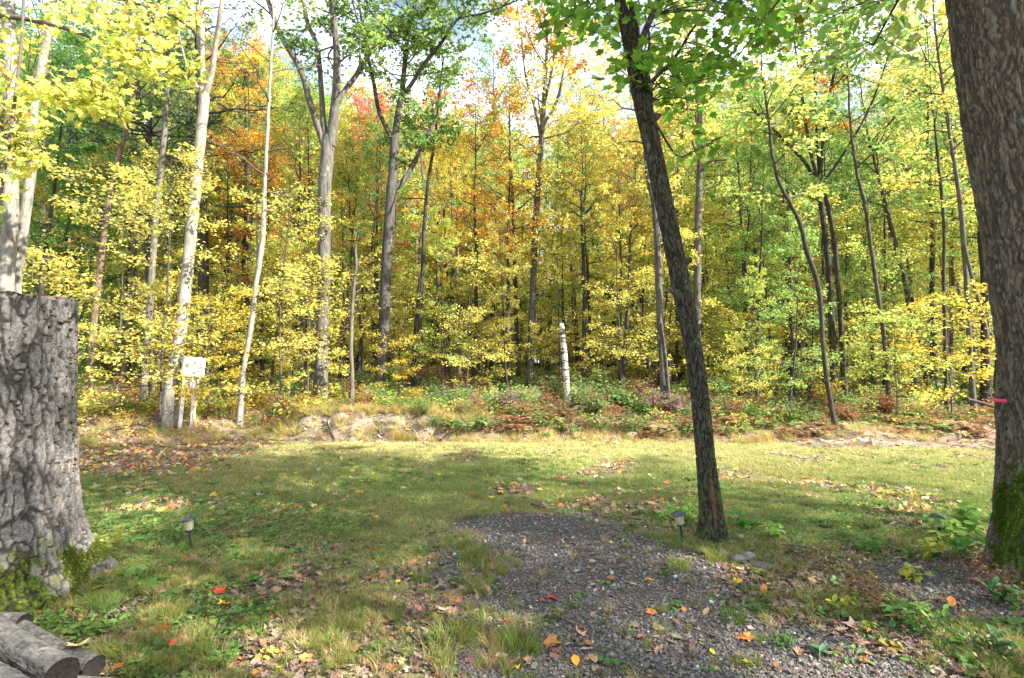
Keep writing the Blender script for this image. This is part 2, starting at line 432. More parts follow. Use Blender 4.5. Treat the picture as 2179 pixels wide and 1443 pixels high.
def crown(r, axis, rad, t0, nb, reach, ns, nl, elev=(15, 45), spray=.5, prof='round', t1=1.0):
    "limbs and twigs along an axis; gives tubes and leaf seats"
    d = np.concatenate([[0], np.cumsum(np.linalg.norm(np.diff(axis, axis=0), axis=1))]); d /= d[-1]
    t = np.sort(r.uniform(t0, t1, nb)); tt = (t - t0) / (1 - t0 + 1e-6)
    base = np.stack([np.interp(t, d, axis[:, i]) for i in range(3)], 1); br = np.interp(t, d, rad)
    az = np.arange(nb) * 2.4 + r.uniform(0, .9, nb) + r.uniform(0, 6)
    el = np.radians(elev[0] + (elev[1] - elev[0]) * tt + r.normal(0, 8, nb))
    pr = {'round': .55 + .45 * np.sin(pi * np.clip(tt * .95 + .08, 0, 1)), 'cone': 1.05 - .8 * tt, 'flat': np.ones(nb)}[prof]
    L = reach * pr * r.uniform(.65, 1.15, nb)
    s = np.linspace(0, 1, 7)
    wob = r.normal(0, .05, (nb, 7, 3)) * s[None, :, None] * L[:, None, None]
    hor = (L * np.cos(el))[:, None] * s; ver = (L * np.sin(el))[:, None] * (s + .15 * s ** 2)
    bp_ = np.stack([base[:, 0:1] + np.cos(az)[:, None] * hor, base[:, 1:2] + np.sin(az)[:, None] * hor, base[:, 2:3] + ver], -1) + wob
    brad = np.minimum(br * .6, .007 + .0115 * L)[:, None] * (1 - .85 * s)
    # twigs
    u = r.uniform(.22, 1, (nb, ns)); k = np.clip((u * 6).astype(int), 0, 5); f = u * 6 - k
    ib = np.arange(nb)[:, None]
    sb = bp_[ib, k] * (1 - f[..., None]) + bp_[ib, k + 1] * f[..., None]
    sa = az[:, None] + np.where(r.random((nb, ns)) < .5, 1, -1) * r.uniform(.3, 1.3, (nb, ns))
    sl = (L[:, None] * .38 * (1.25 - u) + .18) * r.uniform(.7, 1.2, (nb, ns)); se = r.normal(.12, .25, (nb, ns))
    q = np.linspace(0, 1, 4)
    sd = np.stack([np.cos(sa) * np.cos(se), np.sin(sa) * np.cos(se), np.sin(se)], -1)
    sp_ = sb[..., None, :] + sd[..., None, :] * (sl[..., None] * q)[..., None]
    sp_[..., 2] -= (.10 * sl[..., None] * q ** 2)
    sp_ = sp_.reshape(-1, 4, 3); srad = np.maximum(.0035, .01 * sl.reshape(-1, 1)) * (1 - .7 * q)
    # leaves in flat sprays beside the twigs
    m_ = nb * ns
    w = r.uniform(.1, 1.05, (m_, nl)); S = sp_[:, 0][:, None]; D = (sp_[:, 3] - sp_[:, 0])[:, None]
    per = np.cross(D, [0, 0, 1.]); per /= np.linalg.norm(per, axis=2, keepdims=True) + 1e-9
    LL = np.linalg.norm(D, axis=2, keepdims=True)
    off = per * r.normal(0, 1, (m_, nl, 1)) * LL * spray * .45 * (1.1 - w[..., None] * .5)
    off = off + np.array([0, 0, 1.]) * r.normal(0, .035, (m_, nl, 1)) - np.array([0, 0, .1]) * np.abs(r.normal(0, .5, (m_, nl, 1))) * LL
    lp = (S + D * w[..., None] + off).reshape(-1, 3)
    ld = (D / (LL + 1e-9) + .8 * np.sign(off @ np.array([1., 1, 0]))[..., None] * per + r.normal(0, .35, (m_, nl, 3))).reshape(-1, 3)
    return (bp_, brad), (sp_, srad), (lp, ld)

def leaves_mesh(name, r, lp, ld, size, tpl, mat, tilt=.55, var=1.0, droop=0.):
    n = len(lp)
    nr = np.array([0, 0, 1.]) + r.normal(0, tilt, (n, 3))
    if droop: ld = ld + np.array([0, 0, -droop])
    m_ = MB(); put_leaves(m_, tpl, lp, nr, ld, size * r.uniform(.7, 1.25, n), leaf_cols(r, n, var))
    return m_.mesh(name, False, [mat])
def needles_mesh(name, r, lp, ld, mat):
    "tufts of long needles"
    k = 9; n = len(lp)
    pos = np.repeat(lp, k, 0); d = np.repeat(ld / (np.linalg.norm(ld, axis=1, keepdims=True) + 1e-9), k, 0) + r.normal(0, .75, (n * k, 3))
    d /= np.linalg.norm(d, axis=1, keepdims=True); s = r.uniform(.07, .13, n * k)
    sd = np.cross(d, r.normal(0, 1, (n * k, 3))); sd /= np.linalg.norm(sd, axis=1, keepdims=True)
    V = np.stack([pos + sd * .004, pos - sd * .004, pos + d * s[:, None]], 1).reshape(-1, 3)
    m_ = MB(); m_.add(V, np.arange(n * k * 3).reshape(-1, 3), np.repeat(leaf_cols(r, n * k), 3, 0))
    return m_.mesh(name, False, [mat])

def bark_relief(V, cx, r, kind):
    return V

def trunk_mesh(name, paths, rads, mat, k=14, step=.12, rough=.03):
    m_ = MB()
    for i, (p, rr) in enumerate(zip(paths, rads)):
        tubes(m_, p, rr, k if i == 0 else max(7, k - 4))
    V = np.concatenate(m_.V)
    return m_.mesh(name, True, [mat])

HERO_SITES = []
def hero(name, label, Y, trunk, limbs=(), bark=B_GREY, cr=(), flare=1.25, base_down=.12, kind_cat="tree", k=16, ext=0., top_r=.02, twig=B_TWIG, seed=0, broken=False, leaf=.11, tpl=L_QUAD, mat=None, dY=0.):
    """trunk / limbs: (px, py, width px) tracks at depth Y; the tree stands on the ground there.
       cr: (axis index, t0, branches, reach, twigs, leaves, colour, elevations, spray)"""
    r = np.random.default_rng(100 + seed)
    px0 = trunk[0][0]; b = P(px0, trunk[0][1], Y); gz = Hs(b[0], b[1])
    root = np.array([b[0], b[1], gz])
    HERO_SITES.append((b[0], b[1]))
    def track(tr, first):
        pts = []; nn = len(tr)
        for i, (x, y, w) in enumerate(tr):
            q = P(x, y, Y + dY * i / nn); pts.append([*q, .93 * w * .5 * q[1] * PXM / math.hypot(1, q[0] / q[1])])
        pts = np.array(pts)
        if first: pts[0, 2] = gz; pts = np.vstack([[pts[0, 0], pts[0, 1], gz - base_down, pts[0, 3] * 1.05], pts])
        return pts
    T = track(trunk, True)
    if ext:
        d = T[-1, :3] - T[-2, :3]; d /= np.linalg.norm(d)
        d = d * .6 + np.array([0, 0, .4])
        T = np.vstack([T, [*(T[-1, :3] + d * ext * .5), T[-1, 3] * .6], [*(T[-1, :3] + d * ext), top_r]])
    n = max(14, int((T[-1, 2] - T[0, 2]) / .16)); S = smooth_path(T, n)
    S[:, :2] += .008 * r.normal(0, 1, (n, 2)) * np.linspace(0, 1, n)[:, None]
    h = S[:, 2] - gz; S[:, 3] = np.maximum(S[:, 3], .006) * (1 + (flare - 1) * np.exp(-np.maximum(h, 0) / .16)) * (1 + rng.normal(0, .012, n))
    paths = [S[:, :3] - root]; rads = [S[:, 3]]
    for lb in limbs:
        q = track(lb[0] if isinstance(lb, dict) else lb, False)
        if q[-1, 2] > 8.: # limbs that leave the frame go on a little
            d = q[-1, :3] - q[-2, :3]; d /= np.linalg.norm(d); q = np.vstack([q, [*(q[-1, :3] + d * 2.2 + [0, r.uniform(-.6, .6), .4]), .012]])
        dep = r.uniform(-.9, .9); mm = len(q); q[:, 1] += np.linspace(0, 1, mm) ** 1.3 * dep; 
        sc = q[:, 1] / Y; q[:, 0] *= sc; q[:, 2] = EYE + (q[:, 2] - EYE) * sc
        s2 = smooth_path(q, max(10, mm * 5)); paths.append(s2[:, :3] - root); rads.append(np.maximum(s2[:, 3], .006))
    t = empty(name, root, label, kind_cat)
    mt = trunk_mesh(name + "_trunk", paths, rads, bark, k)
    ob("trunk", mt, t)
    if broken:
        m_ = MB()
        top = paths[0][-1]; rr = rads[0][-1]
        for j in range(9):
            a = j * .7; o = np.array([cos(a), sin(a), 0]) * rr * .75
            m_.add([top + o + [-rr * .3, 0, -.03], top + o + [rr * .3, 0, -.03], top + o + [0, rr * .3, -.03], top + o * .8 + [0, 0, r.uniform(.03, .13)]],
                   [[0, 1, 3], [1, 2, 3], [2, 0, 3]])
        ob("splintered_top", m_.mesh("splinters", False, [bark]), t)
    if cr:
        wood = MB(); parts = {}
        for (ai, t0, nb, reach, ns, nl, colr, elv, spr) in cr:
            A, R_ = paths[ai], rads[ai]
            (bp_, brd), (sp_, srd), (lp, ld) = crown(r, A, R_, t0, nb, reach, ns, nl, elv, spr)
            tubes(wood, bp_, brd, 5); tubes(wood, sp_, srd, 3)
            parts.setdefault(colr, []).append((lp, ld))
        bo = ob("branches", wood.mesh(name + "_branches", True, [twig]), t, kind="stuff")
        for colr, ll in parts.items():
            lp = np.concatenate([a for a, _ in ll]); ld = np.concatenate([a for _, a in ll])
            if mat is M_NEEDLE: me = needles_mesh(name + "_needles", r, lp, ld, mat)
            else: me = leaves_mesh(name + "_leaves", r, lp, ld, leaf, tpl, mat or M_LEAF)
            ob("crown", me, t, color=colr, kind="stuff")
    return t, root, paths, rads

E1 = (15, 55); E2 = (-5, 35)
# left side
hero("ash_tree", "pale furrowed trunk at the left picture edge, right behind the stump", 9.0,
     [(12, 985, 46), (12, 615, 42), (22, 480, 40), (24, 240, 38), (18, 0, 36)], bark=B_WHITE, ext=4, cr=[(0, .72, 12, 2.6, 10, 14, GRN, E1, .5)], seed=1)
hero("maple_tree", "pale crooked trunk standing directly right of the furrowed trunk behind the stump", 9.2,
     [(30, 980, 36), (32, 615, 32), (40, 560, 31), (50, 480, 30), (62, 400, 28), (70, 300, 24), (75, 220, 23), (95, 110, 22), (118, 0, 20)], bark=B_WHITE, ext=4,
     cr=[(0, .66, 12, 2.4, 10, 14, YG, E1, .5)], seed=2)
hero("forked_tree", "tall white trunk beside the utility box, forking into two pale limbs high up", 11.6,
     [(357, 892, 42), (368, 800, 34), (385, 700, 30), (400, 560, 29), (408, 480, 28), (421, 350, 26), (434, 215, 25), (436, 185, 22)],
     limbs=[[(433, 195, 18), (431, 150, 13), (430, 0, 11)], [(438, 195, 20), (450, 155, 14), (462, 75, 12), (473, 0, 11)], [(428, 195, 9), (412, 172, 8), (398, 140, 6), (385, 90, 4)]],
     bark=B_WHITE, cr=[(1, .45, 8, 1.6, 9, 12, ORA, E1, .5), (2, .45, 8, 1.6, 9, 12, ORA, E1, .5)], seed=3, k=20)
hero("slender_tree", "slender pale grey trunk with bare twigs, right of the utility box", 12.0,
     [(510, 878, 16), (518, 790, 13), (535, 690, 13), (544, 610, 12), (552, 560, 13), (560, 490, 13), (563, 400, 10), (569, 280, 9), (576, 150, 7), (581, 60, 6), (582, 0, 5)],
     limbs=[[(547, 600, 6), (548, 540, 5), (545, 480, 4), (546, 420, 2)]], bark=B_WHITE, ext=1.5,
     cr=[(0, .45, 16, 1.7, 5, 1, YG, (10, 40), .5)], seed=4)
hero("forked_oak", "tall grey oak that splits into three spreading limbs, left of the bank's bare soil", 14.0,
     [(681, 842, 36), (684, 760, 31), (686, 700, 30), (690, 560, 29), (691, 400, 31), (697, 320, 32), (700, 290, 30)],
     limbs=[[(694, 320, 20), (680, 280, 16), (660, 220, 15), (640, 150, 14), (600, 80, 12), (570, 0, 11)],
            [(696, 310, 17), (688, 260, 14), (683, 180, 12), (675, 100, 11), (655, 50, 10), (645, 0, 9)],
            [(703, 310, 26), (711, 240, 22), (716, 180, 19), (716, 100, 16), (706, 0, 14)],
            [(714, 225, 13), (735, 190, 12), (755, 165, 12), (790, 110, 11), (850, 60, 9), (905, 0, 8)],
            [(765, 155, 6), (766, 90, 5), (760, 40, 4), (750, 0, 4)]],
     bark=B_OAK, k=22, leaf=.12, cr=[(1, .3, 14, 2.0, 12, 15, OAKG, E1, .6), (2, .35, 13, 1.9, 12, 15, OAKG, E1, .6), (3, .3, 15, 2.1, 12, 15, LGRN, E1, .6), (4, .25, 15, 2.0, 12, 15, OAKG, E1, .6), (5, .2, 8, 1.2, 10, 14, LGRN, E1, .6)], seed=5)
hero("spreading_oak", "grey oak with a low right-hand limb and crown reaching right, centre left", 14.8,
     [(806, 862, 30), (812, 780, 27), (816, 720, 26), (823, 550, 25), (832, 420, 23), (837, 350, 20), (839, 290, 19)],
     limbs=[[(838, 300, 16), (826, 280, 12), (806, 235, 10), (796, 180, 9), (785, 130, 8), (772, 60, 6)],
            [(840, 300, 17), (847, 240, 14), (856, 190, 13), (862, 130, 12), (870, 60, 10), (885, 0, 9)],
            [(856, 205, 11), (875, 180, 10), (900, 140, 9), (940, 90, 8), (975, 40, 6), (1040, 25, 4)],
            [(836, 405, 14), (858, 385, 13), (882, 345, 11), (905, 295, 9), (925, 260, 6)],
            [(895, 320, 5), (902, 400, 3)]],
     bark=B_OAK, k=20, leaf=.12, cr=[(1, .3, 13, 1.8, 12, 15, OAKG, E1, .6), (2, .25, 15, 2.0, 12, 15, LGRN, E1, .6), (3, .3, 17, 1.9, 12, 15, OAKG, E1, .6), (4, .4, 11, 1.4, 11, 15, OAKG, E1, .6)], seed=6)
hero("white_pine", "dark pine with black trunk and needled boughs behind the white forked trunk", 17.5,
     [(432, 800, 26), (432, 700, 26), (433, 560, 25), (430, 400, 23), (426, 250, 18), (422, 100, 12), (420, 10, 8)], bark=B_DARK, twig=B_TWIGD, mat=M_NEEDLE, ext=1,
     cr=[(0, .36, 42, 3.1, 12, 9, PINE, (-5, 22), .4)], seed=7)
hero("pine_tree", "dark pine standing in the left woods, in front of the green trees", 16.5,
     [(322, 800, 16), (318, 640, 15), (312, 480, 14), (318, 330, 11), (322, 180, 8), (325, 80, 4)], bark=B_DARK, twig=B_TWIGD, mat=M_NEEDLE,
     cr=[(0, .5, 26, 2.2, 11, 9, PINE, (-5, 20), .4)], seed=8)
hero("leaning_tree", "dark lower, pale upper trunk leaning right, just right of the stump", 15.0,
     [(190, 812, 22), (197, 730, 20), (206, 640, 18), (215, 560, 17), (226, 470, 16), (245, 370, 14), (262, 300, 13), (282, 230, 11)], bark=B_BROWN, ext=3,
     cr=[(0, .55, 14, 2.0, 10, 14, GRN, E1, .5)], seed=9)
hero("grey_tree", "grey-brown trunk with a lone low leaf spray, third back left of the utility box", 17.0,
     [(262, 822, 17), (270, 745, 15), (276, 660, 15), (284, 560, 13), (292, 450, 12), (310, 330, 10), (318, 250, 9)], bark=B_BROWN, ext=3,
     cr=[(0, .6, 12, 2.0, 10, 14, GRN, E1, .5)], seed=10)
hero("twin_stemmed_tree", "brown trunk with a thin second stem at its foot, left of the white forked trunk", 14.2,
     [(306, 852, 24), (312, 760, 19), (318, 660, 18), (326, 540, 17), (333, 450, 15), (345, 340, 14), (353, 240, 13), (358, 130, 12)],
     limbs=[[(322, 855, 11), (332, 800, 10), (342, 745, 9), (350, 690, 6)]], bark=B_GREY, ext=3,
     cr=[(0, .62, 14, 2.0, 10, 14, YG, E1, .5)], seed=11)
hero("thin_dead_tree", "thin grey leafless trunk standing between the two oaks", 13.0,
     [(748, 880, 14), (749, 800, 10), (747, 720, 9), (751, 640, 8), (757, 570, 7), (757, 520, 4)], bark=B_GREY,
     cr=[(0, .3, 7, .7, 3, 1, YEL, E1, .4)], seed=12)
hero("dark_twin_tree", "slim near-black trunk pair right of the spreading oak", 16.0,
     [(884, 828, 13), (890, 740, 11), (895, 650, 11), (900, 560, 10), (903, 480, 9), (912, 380, 8), (925, 300, 7)],
     limbs=[[(878, 828, 9), (880, 740, 7), (888, 650, 6), (893, 590, 5)]], bark=B_DARK, ext=2.5, twig=B_TWIGD,
     cr=[(0, .55, 14, 1.9, 10, 14, LGRN, E1, .5)], seed=13)
hero("orange_maple", "tall maple with brilliant orange and gold leaves, centre of the picture", 17.0,
     [(1128, 842, 19), (1130, 720, 16), (1135, 600, 15), (1139, 480, 15), (1146, 380, 13), (1152, 300, 12), (1158, 210, 10), (1163, 120, 7), (1166, 50, 4)],
     limbs=[[(1152, 300, 8), (1138, 230, 6), (1120, 170, 5), (1112, 110, 3)], [(1154, 270, 8), (1185, 215, 7), (1200, 150, 5), (1222, 70, 3)], [(1156, 230, 6), (1175, 150, 5), (1180, 60, 3)]],
     bark=B_GREY, cr=[(0, .40, 22, 2.1, 12, 16, GOLD, (10, 50), .6), (1, .3, 8, 1.1, 10, 14, ORA, E1, .6), (2, .2, 9, 1.1, 10, 14, ORA, E1, .6), (3, .3, 7, .9, 10, 12, ORA, E1, .6)], seed=14)
hero("slim_tree", "slim dark trunk just left of the orange maple's trunk", 18.0,
     [(1104, 818, 11), (1100, 720, 10), (1096, 600, 9), (1093, 490, 8), (1090, 400, 7), (1086, 330, 5)], bark=B_DARK, ext=1.5,
     cr=[(0, .5, 16, 1.9, 11, 14, YEL, E1, .5)], seed=15)
hero("birch_snag", "broken-off white birch stem with dark bands, standing in the brush", 13.6,
     [(1209, 882, 17), (1207, 830, 14), (1203, 780, 13), (1199, 730, 13), (1196, 694, 11)], bark=B_BIRCH, broken=True, flare=1.05, seed=16)
hero("lichened_tree", "grey trunk blotched with lichen, left of the leaning black trunk", 13.0,
     [(1414, 874, 17), (1411, 800, 15), (1406, 720, 15), (1402, 620, 16), (1399, 520, 16), (1392, 430, 15), (1380, 380, 13), (1372, 300, 10), (1366, 200, 8), (1362, 100, 6)],
     limbs=[[(1424, 868, 12), (1419, 800, 10), (1413, 740, 9), (1406, 690, 7)]], bark=B_OAK, ext=2,
     cr=[(0, .5, 18, 1.9, 11, 14, YEL, E1, .5)], seed=17)
hero("grey_oak", "straight grey trunk emerging right behind the leaning black trunk", 15.0,
     [(1478, 850, 19), (1482, 740, 18), (1484, 640, 17), (1485, 480, 17), (1488, 380, 15), (1490, 300, 14), (1486, 200, 11), (1484, 80, 8)],
     limbs=[[(1489, 370, 6), (1510, 345, 5), (1545, 340, 4)], [(1488, 340, 7), (1470, 290, 6), (1462, 220, 4)]], bark=B_OAK, ext=2,
     cr=[(0, .58, 18, 2.1, 11, 14, YEL, E1, .5), (2, .3, 5, 1.0, 9, 12, YG, E1, .5)], seed=18)
hero("crooked_tree", "thin crooked grey trunk rooted at the lawn edge, right of centre", 11.8,
     [(1779, 922, 15), (1770, 870, 12), (1760, 810, 12), (1752, 740, 11), (1746, 650, 12), (1739, 600, 13), (1716, 530, 12), (1702, 475, 11), (1680, 430, 10), (1657, 385, 9), (1645, 330, 8), (1636, 260, 7), (1625, 180, 5)],
     bark=B_DARK, ext=1.5, cr=[(0, .55, 14, 1.5, 10, 14, YG, E1, .6)], seed=19)
hero("dark_fan_tree", "double black trunk that fans into many rising limbs, right of the crooked grey trunk", 15.0,
     [(1776, 852, 18), (1772, 740, 16), (1767, 640, 16), (1760, 540, 15), (1748, 430, 14), (1742, 390, 14)],
     limbs=[[(1799, 858, 16), (1792, 740, 13), (1786, 640, 12), (1776, 520, 12), (1764, 450, 11), (1752, 400, 10)],
            [(1740, 400, 11), (1716, 350, 9), (1680, 310, 8), (1645, 275, 7), (1600, 230, 5)], [(1742, 395, 10), (1722, 310, 8), (1712, 240, 7), (1700, 160, 5)],
            [(1744, 395, 12), (1750, 320, 9), (1762, 220, 8), (1778, 140, 7), (1790, 60, 5)], [(1748, 395, 9), (1780, 350, 7), (1812, 300, 6), (1848, 235, 6), (1880, 150, 4)], [(1745, 390, 8), (1738, 300, 6), (1735, 200, 5), (1728, 110, 4)]],
     bark=B_DARK, twig=B_TWIGD, cr=[(2, .25, 9, 1.3, 10, 13, YG, E1, .6), (3, .25, 8, 1.2, 10, 12, YEL, E1, .6), (4, .25, 11, 1.4, 10, 13, OAKG, E1, .6), (5, .3, 9, 1.4, 10, 13, GRN, E1, .6), (6, .2, 8, 1.2, 9, 12, ORA, E1, .6)], seed=20, k=18)
hero("pale_slim_tree", "slim grey trunk leaning left, halfway between the black double trunk and the big right trunk", 14.0,
     [(1890, 790, 12), (1884, 745, 11), (1870, 640, 11), (1856, 540, 10), (1841, 440, 10), (1826, 380, 9), (1812, 290, 7), (1806, 200, 5)], bark=B_DARK, ext=2,
     cr=[(0, .55, 14, 1.8, 10, 14, LGRN, E1, .5)], seed=21)
hero("slanting_tree", "dark trunk slanting left, next right of the slim grey leaning trunk", 16.0,
     [(1944, 790, 15), (1938, 715, 13), (1930, 620, 13), (1915, 560, 12), (1901, 500, 11), (1885, 440, 10), (1868, 370, 8), (1850, 300, 6)], bark=B_DARK, ext=2, twig=B_TWIGD,
     cr=[(0, .5, 14, 1.9, 10, 14, LGRN, E1, .5)], seed=22)
hero("straight_slim_tree", "thin straight dark trunk left of the pale lichen-green trunk at the right", 14.5,
     [(2014, 852, 11), (2011, 720, 10), (2008, 600, 9), (2009, 480, 9), (2000, 380, 8), (1990, 280, 6), (1982, 200, 4)], bark=B_DARK, ext=2, twig=B_TWIGD,
     cr=[(0, .5, 14, 1.7, 10, 14, YEL, E1, .5)], seed=23)
hero("lichen_green_tree", "pale lichen-green trunk nearest the big furrowed trunk's left side", 13.6,
     [(2072, 860, 17), (2064, 740, 14), (2056, 600, 13), (2048, 480, 13), (2036, 380, 11), (2020, 280, 9), (2005, 180, 8), (1990, 60, 6)],
     limbs=[[(2105, 800, 11), (2098, 700, 11), (2082, 640, 10), (2068, 590, 9), (2052, 520, 8)]], bark=B_GREY, ext=2,
     cr=[(0, .5, 18, 1.9, 11, 14, YEL, E1, .5)], seed=24)

# ---- fill trees: eight kinds of whole tree, copied
def proto_tree(i, h, r0, t0, nb, reach, ns, nl, elev, prof, leaf, bark, tpl=L_QUAD, needle=False, loc=(0, 0, 0)):
    r = np.random.default_rng(300 + i)
    n = 16; z = np.linspace(-.15, h, n)
    x = np.cumsum(r.normal(0, .028 * h / 10, n)); y = np.cumsum(r.normal(0, .028 * h / 10, n))
    ax = np.stack([x - x[0], y - y[0], z], 1); rd = np.maximum(r0 * (1 - .93 * np.clip(z / h, 0, 1)) * (1 + .35 * np.exp(-np.maximum(z, 0) / .25)), .008)
    m1 = MB(); tubes(m1, ax, rd, 9)
    (bp_, brd), (sp_, srd), (lp, ld) = crown(r, ax, rd, t0, nb, reach, ns, nl, elev, .55, prof)
    m2 = MB(); tubes(m2, bp_, brd, 4); tubes(m2, sp_, srd, 3)
    me = needles_mesh("needles", r, lp, ld, M_NEEDLE) if needle else leaves_mesh("leaves", r, lp, ld, leaf, tpl, M_LEAF)
    return m1.mesh("trunk", True, [bark]), m2.mesh("branches", True, [B_TWIGD]), me, h
def place_proto(pr, name, cat, x, y, s, sz, rot, color, label, group, tilt=(0, 0)):
    t = empty(name, (x, y, Hs(x, y)), label, cat, group, rot=(tilt[0], tilt[1], rot), scl=(s, s, sz))
    ob("trunk", pr[0], t); ob("branches", pr[1], t, kind="stuff"); ob("crown", pr[2], t, color=color, kind="stuff")
    return t
TALL = [proto_tree(0, 13, .15, .46, 26, 2.6, 13, 20, (15, 55), 'round', .104, B_DARK),
        proto_tree(1, 15, .18, .52, 28, 3.0, 13, 20, (20, 60), 'round', .104, B_DARK),
        proto_tree(2, 12, .12, .40, 26, 2.2, 13, 20, (5, 45), 'round', .10, B_DARK),
        proto_tree(3, 14, .14, .55, 24, 2.8, 14, 20, (20, 65), 'round', .104, B_BROWN),
        proto_tree(4, 11, .10, .36, 24, 1.9, 12, 20, (5, 40), 'cone', .095, B_DARK),
        proto_tree(5, 14, .13, .50, 24, 2.3, 13, 20, (25, 65), 'round', .10, B_DARK)]
PINEP = proto_tree(6, 16, .17, .3, 48, 3.0, 10, 8, (-8, 18), 'cone', .1, B_DARK, needle=True)
SAP = [proto_tree(10, 4.6, .026, .12, 20, 1.35, 11, 13, (0, 30), 'flat', .085, B_TWIG),
       proto_tree(11, 3.6, .022, .12, 17, 1.15, 11, 13, (0, 25), 'round', .08, B_TWIG),
       proto_tree(12, 5.6, .034, .15, 24, 1.6, 11, 13, (0, 35), 'round', .085, B_TWIGD),
       proto_tree(13, 2.6, .016, .10, 14, .95, 10, 13, (-5, 25), 'flat', .08, B_TWIG),
       proto_tree(14, 6.6, .04, .2, 26, 1.6, 12, 13, (5, 40), 'cone', .09, B_TWIGD)]

MARKS = [(20, 'pale furrowed trunk'), (200, 'two-tone leaning trunk'), (270, 'grey-brown trunk'), (325, 'twin-stemmed trunk'), (395, 'white forked trunk'), (432, 'black pine'), (530, 'slender pale trunk'),
         (686, 'three-limbed oak'), (749, 'thin dead trunk'), (818, 'spreading oak'), (892, 'dark trunk pair'), (1098, 'slim dark trunk'), (1134, 'orange maple'), (1202, 'birch snag'), (1405, 'lichened trunk'),
         (1484, 'straight grey trunk'), (1750, 'crooked grey trunk'), (1785, 'black double trunk'), (1870, 'slim leaning trunk'), (1930, 'dark slanting trunk'), (2010, 'thin straight trunk'), (2060, 'lichen-green trunk'), (2140, 'big furrowed trunk')]
def zone(px, Y=None):
    k = min(MARKS, key=lambda q: abs(q[0] - px)); d = abs(k[0] - px)
    w = 'just' if d < 18 else ('a little' if d < 50 else ('some way' if d < 100 else 'far'))
    z = f"{w} {'left' if px < k[0] else 'right'} of the {k[1]}"
    if Y is not None: z += ', ' + ('at the wood edge' if Y < 15 else ('in the second row' if Y < 18.5 else ('well inside' if Y < 25 else 'deep inside')))
    return z
CN = {YEL: 'yellow', YG: 'yellow-green', GRN: 'green', LGRN: 'light green', ORA: 'orange', RED: 'red', GOLD: 'golden', PINE: 'dark green', OAKG: 'dull green', PEACH: 'peach-coloured'}
def tall_colour(r, px):
    for a, cs in [(300, [GRN, GRN, GRN, YG, LGRN]), (480, [YG, GRN, YG, ORA, LGRN]), (700, [YG, YG, LGRN, GOLD, GRN, LGRN]), (900, [YEL, YG, YEL, LGRN, GOLD]), (1250, [YEL, YG, YEL, GOLD, LGRN]),
                  (1500, [YEL, YG, YEL, GOLD, LGRN]), (1900, [LGRN, YG, LGRN, LGRN, GRN, YEL]), (9999, [YEL, LGRN, YG, LGRN])]:
        if px < a: return cs[r.integers(len(cs))]
r = np.random.default_rng(77)
placed = list(HERO_SITES)
def free(x, y, d):
    for a, b in placed:
        if (a - x) ** 2 + (b - y) ** 2 < d * d: return False
    placed.append((x, y)); return True
def top_target(px):
    "how high the wood stands in the photograph, pixel rows"
    return float(np.interp(px, [0, 300, 600, 760, 900, 1000, 1120, 1260, 1400, 1650, 1790, 1900, 1970, 2179], [40, 60, 130, 230, 230, 270, 310, 290, 190, 130, 250, 270, 120, 40]))
cnt = 0; tries = 0
while cnt < 215 and tries < 12000:
    tries += 1
    Y = 14.6 + 40 * r.random() ** 1.45; px = r.uniform(-140, 2320)
    x = (px - 1089.5) / F_PX * Y
    if 150 < px < 300 and Y < 26: continue
    if 285 < px < 475 and Y < 22: continue
    if 765 < px < 865 and Y < 21: continue
    if not free(x, Y, 1.0 + .03 * Y): continue
    tp = top_target(px) + r.normal(40, 60)
    hgt = EYE + Y * (HOR - tp) * PXM - Hs(x, Y); hgt = float(np.clip(hgt, 6.5, 21))
    pr = TALL[r.integers(6)]; cc = tall_colour(r, px)
    s = hgt / pr[3]
    place_proto(pr, "background_tree", "tree", x, Y, min(s, 1.5) * r.uniform(.85, 1.05), s, r.uniform(0, 6.28), tuple(np.array(cc) * r.uniform(.85, 1.15)),
                f"{'slim' if pr[3] < 13 else 'tall'} {CN[cc]} tree {zone(px, Y)}", "forest trees behind the clearing", (r.normal(0, .03), r.normal(0, .04)))
    cnt += 1
# a red maple and peach crowns seen between the oaks
for px, Y, tp, cc in [(800, 20, 200, RED), (1010, 17.6, 190, PEACH), (1078, 16.6, 215, ORA), (1250, 18.5, 250, GOLD), (950, 20, 210, PEACH), (560, 19, 270, ORA), (620, 21, 300, PEACH), (480, 18, 280, ORA), (1320, 17.2, 265, PEACH), (1985, 17, 20, YEL), (520, 22, 80, OAKG), (1050, 30, 90, OAKG), (930, 26, 120, OAKG)]:
    x = (px - 1089.5) / F_PX * Y; hgt = EYE + Y * (HOR - tp) * PXM - Hs(x, Y); pr = TALL[[5, 0, 2][int(px) % 3]]
    placed.append((x, Y))
    place_proto(pr, "background_tree", "tree", x, Y, hgt / pr[3] * .85, hgt / pr[3], r.uniform(0, 6), cc,
                f"{CN[cc]} leaved tree {zone(px, Y)}, {'high' if tp < 250 else 'low'}-topped", "forest trees behind the clearing")
for px, Y, tp in [(270, 19, 60), (395, 21, 40), (1195, 27, 330), (500, 26, 380)]:
    x = (px - 1089.5) / F_PX * Y; hgt = EYE + Y * (HOR - tp) * PXM - Hs(x, Y)
    place_proto(PINEP, "pine_tree", "tree", x, Y, hgt / 16 * .9, hgt / 16, r.uniform(0, 6), PINE, f"dark needled pine {zone(px)}", "pines in the woods")
